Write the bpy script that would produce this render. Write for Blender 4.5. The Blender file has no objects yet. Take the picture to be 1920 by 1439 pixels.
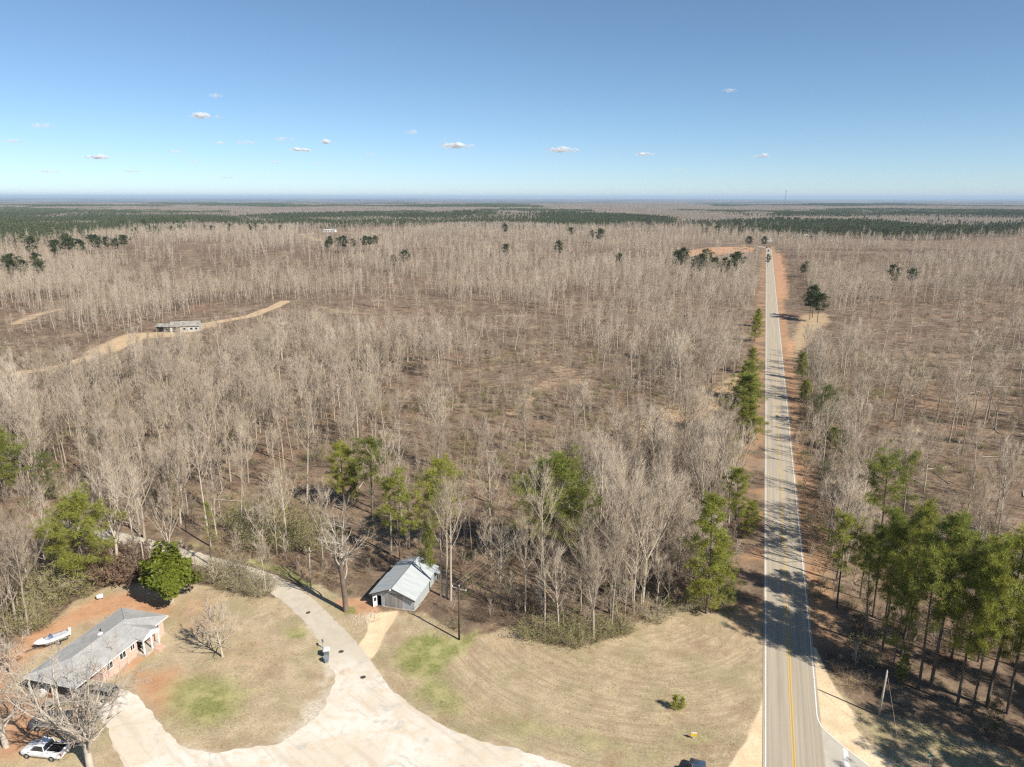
import bpy, math, random
import numpy as np
from mathutils import Vector, Matrix
scene = bpy.context.scene
COL = scene.collection
R = math.radians
# ------------------------------------------------------------------ camera
CAMZ = 62.0
PITCH = math.atan(348.5 / 1331.0)
cam = bpy.data.objects.new('camera', bpy.data.cameras.new('camera'))
COL.objects.link(cam)
cam.data.sensor_width = 36.0
cam.data.lens = 36.0 * 1331.0 / 1920.0
cam.data.clip_start = 0.5
cam.data.clip_end = 200000.0
cam.location = (0, 0, CAMZ)
cam.rotation_euler = (math.pi / 2 - PITCH, R(-0.08), 0)
scene.camera = cam
# ------------------------------------------------------------------ light
SUN_EL = R(40.5)
SHX, SHY = math.sin(R(-50)), math.cos(R(-50))          # way the shadows fall on the ground
sun = bpy.data.objects.new('sun', bpy.data.lights.new('sun', 'SUN'))
COL.objects.link(sun)
sun.data.energy = 5.0
sun.data.angle = R(0.53)
sun.data.color = (1.0, 0.94, 0.845)
sd = Vector((SHX * math.cos(SUN_EL), SHY * math.cos(SUN_EL), -math.sin(SUN_EL)))
sun.rotation_euler = sd.to_track_quat('-Z', 'Y').to_euler()
world = bpy.data.worlds.new('World')
scene.world = world
world.use_nodes = True
wn = world.node_tree
wn.nodes.clear()
wo = wn.nodes.new('ShaderNodeOutputWorld')
wb = wn.nodes.new('ShaderNodeBackground')
ws = wn.nodes.new('ShaderNodeTexSky')
ws.sky_type = 'NISHITA'
ws.sun_disc = False
ws.sun_elevation = SUN_EL
ws.sun_rotation = math.atan2(-SHX, -SHY)
ws.altitude = 200
ws.air_density = 0.72
ws.dust_density = 0.0
ws.ozone_density = 6.0
wb.inputs['Strength'].default_value = 0.084
whs = wn.nodes.new('ShaderNodeHueSaturation')
whs.inputs['Saturation'].default_value = 0.94
whs.inputs['Hue'].default_value = 0.492
wn.links.new(ws.outputs[0], whs.inputs['Color'])
wn.links.new(whs.outputs[0], wb.inputs['Color'])
wn.links.new(wb.outputs[0], wo.inputs['Surface'])
vs = scene.view_settings
vs.view_transform = 'Standard'
vs.look = 'None'
vs.exposure = 0.55
vs.gamma = 1.0
vs.use_curve_mapping = False
cy = scene.cycles
cy.max_bounces = 4
cy.diffuse_bounces = 2
cy.glossy_bounces = 2
cy.transmission_bounces = 2
cy.transparent_max_bounces = 24
cy.volume_bounces = 0
cy.caustics_reflective = False
cy.caustics_refractive = False
cy.use_denoising = False
cy.use_adaptive_sampling = False
scene.render.film_transparent = False
cy.pixel_filter_type = 'BLACKMAN_HARRIS'
cy.filter_width = 1.3
# ------------------------------------------------------------------ helpers
rng = np.random.default_rng(7)
CP, SP = math.cos(PITCH), math.sin(PITCH)


def gp(u, v, h=0.0):
    """survey point: reference picture column and row -> position on the plane z = h"""
    b = (v - 719.5) / 1331.0
    a = (u - 960.0) / 1331.0
    dy, dz = CP - b * SP, -SP - b * CP
    t = (CAMZ - h) / -dz
    return (a * t, dy * t)


def gpz(v, y):
    b = (v - 719.5) / 1331.0
    dy, dz = CP - b * SP, -SP - b * CP
    return CAMZ + dz * y / dy


def poly(pts, h=0.0):
    return np.array([gp(u, v, h) for u, v in pts])


def hash2(ix, iy, s):
    n = (ix.astype(np.int64) * 374761393 + iy.astype(np.int64) * 668265263 + s * 974711) & 0x7fffffff
    n = ((n ^ (n >> 13)) * 1274126177) & 0x7fffffff
    return ((n ^ (n >> 16)) & 0xffff) / 65535.0


def vnoise(x, y, scale, seed=0):
    x = np.asarray(x, float) / scale
    y = np.asarray(y, float) / scale
    ix, iy = np.floor(x), np.floor(y)
    fx, fy = x - ix, y - iy
    fx, fy = fx * fx * (3 - 2 * fx), fy * fy * (3 - 2 * fy)
    h = lambda a, b: hash2(ix + a, iy + b, seed)
    return (h(0, 0) * (1 - fx) + h(1, 0) * fx) * (1 - fy) + (h(0, 1) * (1 - fx) + h(1, 1) * fx) * fy


def fbm(x, y, scale, seed=0, oct=3):
    r, a, t = 0.0, 1.0, 0.0
    for k in range(oct):
        r = r + a * vnoise(x, y, scale / 2 ** k, seed + 17 * k)
        t += a
        a *= 0.5
    return r / t


def sstep(a, b, x):
    t = np.clip((np.asarray(x, float) - a) / (b - a), 0, 1)
    return t * t * (3 - 2 * t)


def seg_dist(x, y, pts):
    """distance to a polyline"""
    d = np.full(np.shape(x), 1e9)
    for (x0, y0), (x1, y1) in zip(pts[:-1], pts[1:]):
        vx, vy = x1 - x0, y1 - y0
        t = np.clip(((x - x0) * vx + (y - y0) * vy) / (vx * vx + vy * vy + 1e-9), 0, 1)
        d = np.minimum(d, np.hypot(x - x0 - t * vx, y - y0 - t * vy))
    return d


def inside(x, y, P):
    c = np.zeros(np.shape(x), bool)
    for (x0, y0), (x1, y1) in zip(P, np.roll(P, -1, 0)):
        if y0 == y1:
            continue
        c ^= ((y0 > y) != (y1 > y)) & (x < (x1 - x0) * (y - y0) / (y1 - y0) + x0)
    return c


def sdist(x, y, P):
    """signed distance to a closed outline, negative inside"""
    d = seg_dist(x, y, list(P) + [P[0]])
    return np.where(inside(x, y, P), -d, d)


def soft(x, y, P, w):
    return 1 - sstep(-w, w, sdist(x, y, P))


# ------------------------------------------------------------------ lie of the land
RD0 = np.array([31.85, 66.33])
RDV = np.array([0.3275, 0.9449])
RDV = RDV / np.hypot(*RDV)
RDN = np.array([RDV[1], -RDV[0]])                       # to the east of the road
ROADW = 3.05                                            # centre line to edge line
road_pts = [RD0 + RDV * t for t in (-60, -20, 0, 20, 45, 80, 120, 180, 260, 350, 450, 560, 680, 800, 890)]
_p, _a = road_pts[-1].copy(), 0.0
for k in range(7):
    _a += R(9)
    _d = np.array([RDV[0] * math.cos(_a) - RDV[1] * math.sin(_a), RDV[0] * math.sin(_a) + RDV[1] * math.cos(_a)])
    _p = _p + _d * 22
    road_pts.append(_p.copy())


def road_off(x, y):
    """signed offset from the centre line of the straight, east positive"""
    return (x - RD0[0]) * RDN[0] + (y - RD0[1]) * RDN[1]


def terrain(x, y):
    x = np.asarray(x, float)
    y = np.asarray(y, float)
    d = np.hypot(x, y)
    ro = np.abs(road_off(x, y))
    m = sstep(118, 230, y) * sstep(14, 55, np.where(y < 1000, ro, 99))
    m = m * (1 - 0.0 * d)
    z = m * (fbm(x, y, 130, 3, 3) - 0.5) * 6.5
    z = z + sstep(1200, 3000, d) * (fbm(x, y, 900, 11, 3) - 0.55) * 22
    z = z + sstep(5000, 15000, d) * (fbm(x, y, 5200, 21, 4) - 0.55) * 105
    return z


# ------------------------------------------------------------------ materials
def nodes(name):
    m = bpy.data.materials.new(name)
    m.use_nodes = True
    nt = m.node_tree
    nt.nodes.clear()
    return m, nt


class NB:
    """short hand for building node trees"""

    def __init__(s, nt):
        s.nt = nt

    def n(s, t, **kw):
        nd = s.nt.nodes.new(t)
        for k, v in kw.items():
            if k.startswith('i_'):
                key = k[2:]
                key = int(key) if key.isdigit() else key.replace('_', ' ')
                s.set(nd.inputs[key], v)
            else:
                setattr(nd, k, v)
        return nd

    def set(s, sock, v):
        if isinstance(v, bpy.types.NodeSocket):
            s.nt.links.new(v, sock)
        elif isinstance(v, (tuple, list)):
            sock.default_value = (tuple(v) + (1.0,))[:len(sock.default_value)] if len(v) == 3 else v
        else:
            sock.default_value = v

    def mix(s, f, a, b):
        nd = s.nt.nodes.new('ShaderNodeMix')
        nd.data_type = 'RGBA'
        s.set(nd.inputs[0], f)
        s.set(nd.inputs[6], a)
        s.set(nd.inputs[7], b)
        return nd.outputs[2]

    def math(s, op, a, b=0.0, clamp=False):
        nd = s.nt.nodes.new('ShaderNodeMath')
        nd.operation = op
        nd.use_clamp = clamp
        s.set(nd.inputs[0], a)
        s.set(nd.inputs[1], b)
        return nd.outputs[0]

    def ramp(s, v, a, b):
        nd = s.nt.nodes.new('ShaderNodeMapRange')
        nd.interpolation_type = 'SMOOTHSTEP'
        s.set(nd.inputs[0], v)
        nd.inputs[1].default_value = a
        nd.inputs[2].default_value = b
        return nd.outputs[0]

    def noise(s, scale, detail=3.0, rough=0.55, vec=None, dist=0.0):
        nd = s.nt.nodes.new('ShaderNodeTexNoise')
        nd.inputs['Scale'].default_value = scale
        nd.inputs['Detail'].default_value = detail
        nd.inputs['Roughness'].default_value = rough
        nd.inputs['Distortion'].default_value = dist
        s.set(nd.inputs['Vector'], vec if vec is not None else s.pos())
        return nd.outputs['Fac']

    def pos(s):
        if not hasattr(s, '_pos'):
            s._pos = s.nt.nodes.new('ShaderNodeNewGeometry').outputs['Position']
        return s._pos

    def obj(s):
        return s.nt.nodes.new('ShaderNodeTexCoord').outputs['Object']

    def attr(s, name):
        nd = s.nt.nodes.new('ShaderNodeAttribute')
        nd.attribute_name = name
        return nd.outputs['Fac']

    def scaled(s, vec, sx, sy, sz):
        nd = s.nt.nodes.new('ShaderNodeVectorMath')
        nd.operation = 'MULTIPLY'
        s.set(nd.inputs[0], vec)
        nd.inputs[1].default_value = (sx, sy, sz)
        return nd.outputs[0]

    def bsdf(s, color, rough=0.9, spec=0.2, metal=0.0, bump=None, bstr=0.3, bdist=0.05):
        p = s.nt.nodes.new('ShaderNodeBsdfPrincipled')
        s.set(p.inputs['Base Color'], color)
        s.set(p.inputs['Roughness'], rough)
        p.inputs['Specular IOR Level'].default_value = spec
        p.inputs['Metallic'].default_value = metal
        if bump is not None:
            b = s.nt.nodes.new('ShaderNodeBump')
            b.inputs['Strength'].default_value = bstr
            b.inputs['Distance'].default_value = bdist
            s.nt.links.new(bump, b.inputs['Height'])
            s.nt.links.new(b.outputs[0], p.inputs['Normal'])
        return p.outputs[0]

    def out(s, sh):
        o = s.nt.nodes.new('ShaderNodeOutputMaterial')
        s.nt.links.new(sh, o.inputs['Surface'])


def simple(name, c, rough=0.7, spec=0.3, metal=0.0, var=0.18, scale=6.0, bump=0.0):
    m, nt = nodes(name)
    b = NB(nt)
    f = b.noise(scale, 4, 0.6, b.obj())
    f2 = b.noise(scale * 7, 2, 0.6, b.obj())
    c2 = tuple(x * (1 - var * 1.6) for x in c)
    c3 = tuple(min(1, x * (1 + var * 0.7)) for x in c)
    col = b.mix(b.ramp(f, 0.3, 0.7), c2, c3)
    col = b.mix(b.math('MULTIPLY', b.ramp(f2, 0.35, 0.7), 0.35), col, c2)
    b.out(b.bsdf(col, rough, spec, metal, bump=f2 if bump else None, bstr=bump))
    return m


def plant(name, ca, cb, cc, trans=0.25, rough=0.75):
    """leaves, needles and twigs: three tones by object and by place, a little light passing through"""
    m, nt = nodes(name)
    b = NB(nt)
    r = b.n('ShaderNodeObjectInfo').outputs['Random']
    f = b.noise(0.9, 3, 0.6)
    g = b.noise(5.0, 2, 0.6)
    col = b.mix(b.ramp(r, 0.08, 0.92), ca, cb)
    lf = b.noise(0.016, 3, 0.6)
    col = b.mix(b.math('MULTIPLY', b.ramp(lf, 0.42, 0.62), 0.55), col, cc)
    col = b.mix(b.math('MULTIPLY', b.ramp(f, 0.38, 0.68), 0.6), col, cc)
    col = b.mix(b.math('MULTIPLY', b.ramp(g, 0.4, 0.75), 0.35), col, ca)
    sh = b.bsdf(col, rough, 0.15)
    if trans:
        t = b.n('ShaderNodeBsdfTranslucent')
        nt.links.new(col, t.inputs['Color'])
        x = b.n('ShaderNodeMixShader')
        x.inputs[0].default_value = trans
        nt.links.new(sh, x.inputs[1])
        nt.links.new(t.outputs[0], x.inputs[2])
        sh = x.outputs[0]
    b.out(sh)
    return m


# ------------------------------------------------------------------ mesh building
class MB:
    def __init__(s):
        s.v, s.f, s.m = [], [], []

    def add(s, vs_, fs, mat=0):
        o = len(s.v)
        s.v += [tuple(map(float, p)) for p in vs_]
        s.f += [tuple(i + o for i in f) for f in fs]
        s.m += [mat] * len(fs)
        return s

    def box(s, x0, x1, y0, y1, z0, z1, mat=0):
        return s.add([(x0, y0, z0), (x1, y0, z0), (x1, y1, z0), (x0, y1, z0), (x0, y0, z1), (x1, y0, z1), (x1, y1, z1), (x0, y1, z1)],
                     [(3, 2, 1, 0), (4, 5, 6, 7), (0, 1, 5, 4), (1, 2, 6, 5), (2, 3, 7, 6), (3, 0, 4, 7)], mat)

    def tube(s, p0, p1, r0, r1=None, n=8, mat=0):
        r1 = r0 if r1 is None else r1
        p0, p1 = Vector(p0), Vector(p1)
        d = (p1 - p0).normalized()
        a = d.orthogonal().normalized()
        b = d.cross(a)
        vs_ = []
        for p, r in ((p0, r0), (p1, r1)):
            for k in range(n):
                t = 2 * math.pi * k / n
                vs_.append(p + (a * math.cos(t) + b * math.sin(t)) * r)
        fs = [(k, (k + 1) % n, n + (k + 1) % n, n + k) for k in range(n)]
        fs += [tuple(range(n - 1, -1, -1)), tuple(range(n, 2 * n))]
        return s.add(vs_, fs, mat)

    def prism(s, prof, x0, x1, mat=0, axis='x'):
        """profile of (a, b) points pushed along an axis: x -> (x, a, b), y -> (a, y, b), z -> (a, b, z)"""
        n = len(prof)
        mk = {'x': lambda q, p: (q, p[0], p[1]), 'y': lambda q, p: (p[0], q, p[1]), 'z': lambda q, p: (p[0], p[1], q)}[axis]
        vs_ = [mk(x0, p) for p in prof] + [mk(x1, p) for p in prof]
        fs = [(k, (k + 1) % n, n + (k + 1) % n, n + k) for k in range(n)] + [tuple(range(n - 1, -1, -1)), tuple(range(n, 2 * n))]
        return s.add(vs_, fs, mat)

    def loft(s, rings, mat=0, caps=True):
        n = len(rings[0])
        vs_ = [p for r in rings for p in r]
        fs = []
        for i in range(len(rings) - 1):
            for k in range(n):
                fs.append((i * n + k, i * n + (k + 1) % n, (i + 1) * n + (k + 1) % n, (i + 1) * n + k))
        if caps:
            fs += [tuple(range(n - 1, -1, -1)), tuple((len(rings) - 1) * n + k for k in range(n))]
        return s.add(vs_, fs, mat)

    def sheet(s, pts, th=0.03, mat=0):
        """a flat panel of some thickness through a 3-D outline, thickness downwards"""
        n = len(pts)
        vs_ = list(pts) + [(p[0], p[1], p[2] - th) for p in pts]
        fs = [tuple(range(n)), tuple(range(2 * n - 1, n - 1, -1))] + [(n + k, n + (k + 1) % n, (k + 1) % n, k) for k in range(n)]
        return s.add(vs_, fs, mat)

    def mesh(s, name, mats, smooth=False):
        me = bpy.data.meshes.new(name)
        me.from_pydata(s.v, [], s.f)
        for mt in mats:
            me.materials.append(mt)
        if len(mats) > 1:
            me.polygons.foreach_set('material_index', s.m)
        if smooth:
            me.polygons.foreach_set('use_smooth', [True] * len(s.f))
        me.validate()
        me.update()
        return me

    def build(s, name, mats, parent=None, smooth=False, bevel=0.0):
        mats = mats if isinstance(mats, (list, tuple)) else [mats]
        o = bpy.data.objects.new(name, s.mesh(name, mats, smooth))
        COL.objects.link(o)
        o.parent = parent
        if bevel:
            md = o.modifiers.new('bevel', 'BEVEL')
            md.width = bevel
            md.segments = 2
            md.limit_method = 'ANGLE'
        return o


def np_mesh(name, V, counts, loops, mats, mi=None):
    me = bpy.data.meshes.new(name)
    me.vertices.add(len(V))
    me.vertices.foreach_set('co', np.ascontiguousarray(V, np.float32).ravel())
    me.loops.add(len(loops))
    me.loops.foreach_set('vertex_index', np.ascontiguousarray(loops, np.int32))
    me.polygons.add(len(counts))
    st = np.concatenate([[0], np.cumsum(counts)[:-1]]).astype(np.int32)
    me.polygons.foreach_set('loop_start', st)
    for mt in mats:
        me.materials.append(mt)
    if mi is not None:
        me.polygons.foreach_set('material_index', np.ascontiguousarray(mi, np.int32))
    me.update(calc_edges=True)
    return me


def empty(name, loc, rz=0.0):
    o = bpy.data.objects.new(name, None)
    o.empty_display_size = 0.3
    COL.objects.link(o)
    o.location = loc
    o.rotation_euler = (0, 0, rz)
    return o


def tag(o, label=None, cat=None, group=None, kind=None):
    for k, v in (('label', label), ('category', cat), ('group', group), ('kind', kind)):
        if v:
            o[k] = v
    return o


KIDS = {}


def kids(o):
    return [c for c in KIDS.get(o.name, ())]


def plant_copy(name, parts, loc, rz, sc, label, cat, group=None):
    """a tree or shrub: an Empty at its foot, and one object for each part (name, mesh)"""
    r = empty(name, loc, rz)
    r.scale = (sc[0], sc[0], sc[1])
    for pn, me in parts:
        c = bpy.data.objects.new(pn, me)
        COL.objects.link(c)
        c.parent = r
    return tag(r, label, cat, group)


def place(o, x, y, z=None):
    o.location = (x, y, float(terrain(x, y)) if z is None else z)
    return o
# ------------------------------------------------------------------ ground plan
FIELD = poly([(-60, 1520), (-60, 1330), (20, 1235), (70, 1190), (140, 1130), (215, 1098), (330, 1090), (420, 1106), (520, 1122), (545, 1100),
              (600, 1098), (640, 1120), (690, 1145), (800, 1150), (860, 1190), (905, 1192), (960, 1172), (1000, 1200), (1080, 1218),
              (1150, 1196), (1220, 1152), (1300, 1142), (1345, 1150), (1432, 1130), (1436, 1520)])
FIELD_E = poly([(1526, 1240), (1575, 1290), (1620, 1330), (1700, 1345), (1790, 1372), (1870, 1400), (1960, 1430), (1960, 1520), (1526, 1520)])
GRAVEL = poly([(100, 972), (200, 994), (260, 1008), (330, 1026), (400, 1045), (460, 1061), (510, 1077), (548, 1095), (588, 1124), (622, 1156),
               (655, 1192), (685, 1226), (712, 1262), (745, 1300), (790, 1336), (840, 1365), (900, 1388), (960, 1404), (1020, 1420), (1060, 1435),
               (1100, 1455), (1140, 1530), (240, 1530), (238, 1440), (215, 1405), (205, 1370), (184, 1340), (160, 1320), (150, 1302), (168, 1290), (215, 1288),
               (243, 1296), (266, 1314), (290, 1342), (312, 1370), (338, 1396), (368, 1411), (405, 1413), (455, 1406), (522, 1396), (578, 1362), (614, 1322),
               (630, 1270), (611, 1228), (590, 1192), (566, 1160), (536, 1132), (500, 1108), (455, 1091), (400, 1070), (350, 1054), (300, 1042), (230, 1022),
               (160, 1004), (100, 988)])
BARN_DRIVE = poly([(690, 1152), (748, 1146), (740, 1162), (722, 1190), (706, 1228), (694, 1240), (672, 1212), (690, 1185)])
SAND_W = poly([(1437, 1290), (1437, 1520), (1320, 1520), (1372, 1430), (1404, 1380), (1424, 1330)])
SAND_E = poly([(1522, 1210), (1532, 1215), (1552, 1262), (1574, 1300), (1612, 1345), (1600, 1360), (1640, 1400), (1700, 1450), (1720, 1480), (1640, 1480), (1540, 1380), (1534, 1340)])
GREENS = [(poly([(740, 1225), (760, 1195), (800, 1185), (850, 1195), (900, 1182), (895, 1205), (850, 1240), (830, 1270), (800, 1275), (760, 1270), (738, 1250)]), 2.0, 0.95),
          (poly([(800, 1260), (840, 1265), (880, 1310), (870, 1350), (820, 1340), (770, 1300)]), 2.0, 0.75),
          (poly([(318, 1280), (380, 1265), (440, 1275), (470, 1300), (450, 1345), (400, 1372), (345, 1365), (308, 1325)]), 4.5, 1.0),
          (poly([(532, 1182), (575, 1176), (578, 1196), (545, 1202)]), 0.6, 0.8),
          (poly([(590, 1190), (606, 1192), (618, 1250), (602, 1252)]), 0.6, 0.6),
          (poly([(640, 1140), (668, 1136), (672, 1152), (646, 1155)]), 0.5, 0.9),
          (poly([(470, 1044), (540, 1066), (600, 1100), (580, 1104), (520, 1076), (460, 1058)]), 0.8, 0.8),
          (poly([(300, 1000), (440, 1030), (430, 1045), (320, 1020)]), 2.0, 0.5),
          (poly([(900, 1320), (1060, 1350), (1200, 1390), (1330, 1370), (1330, 1420), (1100, 1420), (900, 1370)]), 4.0, 0.6),
          (poly([(1080, 1300), (1200, 1330), (1360, 1310), (1340, 1380), (1150, 1370)]), 4.0, 0.25),
          (poly([(1640, 1350), (1760, 1370), (1880, 1425), (1860, 1450), (1700, 1420), (1620, 1390)]), 2.0, 0.45)]
CLAYS = [(poly([(128, 1150), (180, 1122), (250, 1108), (330, 1140), (320, 1160), (230, 1150), (150, 1170), (60, 1230), (40, 1200)]), 3.0, 1.15),
         (poly([(-20, 1255), (20, 1215), (60, 1195), (75, 1215), (40, 1260), (-20, 1340)]), 2.5, 1.1),
         (poly([(250, 1250), (290, 1262), (330, 1250), (350, 1290), (300, 1345), (275, 1320), (255, 1290)]), 3.5, 1.15),
         (poly([(215, 1252), (290, 1215), (300, 1222), (225, 1272)]), 0.7, 0.8),
         (poly([(625, 1125), (690, 1120), (720, 1148), (690, 1160), (640, 1150)]), 0.8, 0.9),
         (poly([(-20, 1290), (60, 1300), (120, 1330), (110, 1380), (60, 1420), (-20, 1439)]), 3.0, 0.95),
         (poly([(330, 1110), (420, 1112), (440, 1180), (330, 1200), (310, 1150)]), 4.0, 0.5), (poly([(440, 1190), (560, 1200), (560, 1260), (460, 1270), (380, 1260)]), 6.0, 0.42),
         (poly([(995, 1235), (1030, 1215), (1040, 1260), (1005, 1275)]), 1.2, 0.35),
         (poly([(1262, 474), (1330, 467), (1412, 464), (1412, 471), (1350, 478), (1266, 481)]), 8.0, 1.6),
         (poly([(1452, 560), (1452, 474), (1472, 474), (1480, 520), (1480, 560)]), 5.0, 0.9),
         (poly([(1452, 474), (1470, 474), (1472, 500), (1455, 500)]), 4.0, 0.5),
         (poly([(1478, 640), (1490, 640), (1486, 670), (1476, 665)]), 1.5, 1.2),
         (poly([(1270, 788), (1290, 780), (1300, 800), (1275, 806)]), 1.5, 0.8)]
TRACKS = [([(-60, 706), (60, 690), (110, 682), (200, 657), (262, 636), (330, 628), (400, 613), (470, 602), (515, 586), (536, 568)], 3.0, 1.2),
          ([(196, 655), (250, 635), (320, 632), (380, 618)], 7.0, 0.8),
          ([(30, 610), (70, 594), (115, 583)], 3.5, 0.7),
          ([(536, 570), (640, 588), (720, 592), (800, 596), (900, 594), (990, 590)], 2.2, 0.45),
          ([(1430, 600), (1445, 596)], 3.0, 0.5),
          ([(340, 478), (355, 470), (365, 500), (340, 510)], 5.0, 0.4),
          ([(480, 492), (520, 482), (560, 470)], 5.0, 0.35),
          ([(830, 439), (880, 438), (900, 441)], 5.0, 0.6),
          ([(545, 440), (600, 439), (660, 438), (720, 438)], 7.0, 0.8),
          ([(565, 440), (600, 452)], 10.0, 0.6),
          ([(1520, 442), (1600, 441), (1700, 442), (1780, 445)], 4.0, 0.8),
          ([(1462, 471), (1540, 472), (1640, 474), (1780, 478)], 4.0, 0.55),
          ([(870, 700), (960, 685), (1040, 678)], 3.0, 0.4),
          ([(960, 780), (1040, 715), (1110, 745)], 3.0, 0.45),
          ([(1050, 690), (1090, 722)], 6.0, 0.4)]
TRACKS = [(poly(p), w, k) for p, w, k in TRACKS]
STRAWS = [(poly([(1180, 800), (1240, 765), (1310, 745), (1390, 690), (1400, 700), (1350, 780), (1320, 830), (1250, 835), (1195, 822)]), 4.0, 0.9),
          (poly([(1480, 640), (1500, 590), (1550, 585), (1560, 600), (1520, 640), (1490, 680)]), 5.0, 0.8),
          (poly([(880, 1185), (960, 1165), (1000, 1200), (1090, 1220), (1000, 1240), (900, 1230)]), 3.0, 0.4),
          (poly([(890, 1020), (1000, 1010), (1010, 1110), (940, 1160), (870, 1130)]), 3.0, 0.45),
          (poly([(1540, 1260), (1620, 1250), (1625, 1300), (1570, 1295)]), 1.5, 0.6),
          (poly([(520, 1050), (600, 1045), (650, 1080), (640, 1120), (590, 1095)]), 2.0, 0.5)]
CLEAR = [poly(p) for p in (
    [(196, 662), (240, 640), (300, 622), (380, 612), (400, 620), (350, 640), (260, 652)],
    [(1475, 650), (1500, 590), (1550, 582), (1560, 604), (1525, 640), (1490, 690)],
    [(1250, 490), (1255, 466), (1330, 462), (1416, 460), (1420, 482), (1350, 492)],
    [(1190, 815), (1240, 775), (1310, 760), (1395, 700), (1395, 720), (1350, 775), (1310, 815), (1250, 825)],
    [(560, 448), (560, 434), (700, 433), (700, 444), (610, 456)],
    [(880, 1180), (880, 1080), (900, 1020), (960, 1010), (1000, 1040), (1000, 1180)],
    [(440, 1120), (440, 1050), (520, 1058), (600, 1060), (680, 1080), (700, 1120), (820, 1110), (880, 1120), (880, 1200), (600, 1130)])]
LOGGED = [(poly([(270, 498), (320, 462), (430, 458), (600, 478), (600, 505), (400, 510)]), 15, 0.55),
          (poly([(540, 600), (560, 565), (760, 555), (980, 575), (980, 605), (760, 612)]), 8, 0.6),
          (poly([(780, 480), (700, 440), (960, 440), (940, 480)]), 15, 0.45),
          (poly([(840, 760), (900, 650), (1120, 640), (1400, 640), (1380, 720), (1230, 800), (980, 800)]), 8, 0.25),
          (poly([(1560, 700), (1600, 600), (1960, 560), (1960, 900), (1800, 960), (1660, 860)]), 8, 0.42),
          (poly([(1540, 480), (1560, 446), (1960, 450), (1960, 480)]), 15, 0.4)]


def zone(x, y, items):
    o = np.zeros(len(x))
    for P, w, k in items:
        b = (x > P[:, 0].min() - w) & (x < P[:, 0].max() + w) & (y > P[:, 1].min() - w) & (y < P[:, 1].max() + w)
        if b.any():
            o[b] = np.maximum(o[b], k * soft(x[b], y[b], P, w))
    return o


def tracks(x, y, grow=0.0, k1=None):
    o = np.zeros(len(x))
    for P, w, k in TRACKS:
        w = w + grow
        b = (x > P[:, 0].min() - 2 * w) & (x < P[:, 0].max() + 2 * w) & (y > P[:, 1].min() - 2 * w) & (y < P[:, 1].max() + 2 * w)
        if b.any():
            o[b] = np.maximum(o[b], (k1 or k) * (1 - sstep(w * 0.6, w * 1.5, seg_dist(x[b], y[b], list(P)))))
    return o


def grow_axis(a, step, g, lim):
    out = []
    while a < lim:
        step *= g
        a += step
        out.append(a)
    return out


yA = list(np.arange(-90, 54, 6.0)) + list(np.arange(54, 136, 0.4))
yA += grow_axis(yA[-1], 0.4, 1.012, 450)
yA += grow_axis(yA[-1], 4.2, 1.025, 1300)
yA += grow_axis(yA[-1], 20, 1.055, 60000)
xm = list(np.arange(-90, 76, 0.45))
xr = grow_axis(xm[-1], 0.45, 1.02, 600)
xr += grow_axis(xr[-1], 11, 1.06, 60000)
xl = grow_axis(90.0, 0.45, 1.02, 620)
xl += grow_axis(xl[-1], 11, 1.06, 60000)
xA = [-q for q in xl[::-1]] + xm + xr
GX, GY = np.meshgrid(np.array(xA), np.array(yA))
gx, gy = GX.ravel(), GY.ravel()
gz = terrain(gx, gy)
nx, ny = len(xA), len(yA)
ii = (np.arange(ny - 1)[:, None] * nx + np.arange(nx - 1)[None, :]).ravel()
loops = np.stack([ii, ii + 1, ii + nx + 1, ii + nx], 1).ravel()

# ground shader ----------------------------------------------------
mg, nt = nodes('ground')
b = NB(nt)
P = b.pos()
n_f = b.noise(3.2, 4, 0.7)          # blades and leaves
n_ff = b.noise(9.0, 3, 0.7)
n_m = b.noise(0.35, 4, 0.6)         # metres
n_l = b.noise(0.045, 4, 0.6)        # tens of metres
n_l2 = b.noise(0.021, 3, 0.6, b.scaled(P, 1, 1.6, 1))
fine = b.ramp(n_f, 0.34, 0.66)
leaf = b.mix(b.ramp(n_m, 0.36, 0.66), (0.172, 0.122, 0.083), (0.305, 0.222, 0.15))
leaf = b.mix(b.math('MULTIPLY', b.ramp(n_l, 0.50, 0.68), 0.75), leaf, (0.42, 0.315, 0.21))
leaf = b.mix(b.math('MULTIPLY', b.ramp(n_l2, 0.52, 0.7), 0.7), leaf, (0.345, 0.215, 0.14))
leaf = b.mix(b.math('MULTIPLY', b.ramp(b.noise(0.14, 4, 0.65), 0.48, 0.66), 0.7), leaf, (0.125, 0.088, 0.062))
leaf = b.mix(b.math('MULTIPLY', b.ramp(b.noise(0.6, 4, 0.65, None, 0.8), 0.56, 0.7), 0.6), leaf, (0.44, 0.335, 0.225))
leaf = b.mix(b.math('MULTIPLY', fine, 0.6), leaf, (0.105, 0.074, 0.052))
leaf = b.mix(b.math('MULTIPLY', b.ramp(n_ff, 0.58, 0.72), 0.4), leaf, (0.42, 0.33, 0.23))
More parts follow.
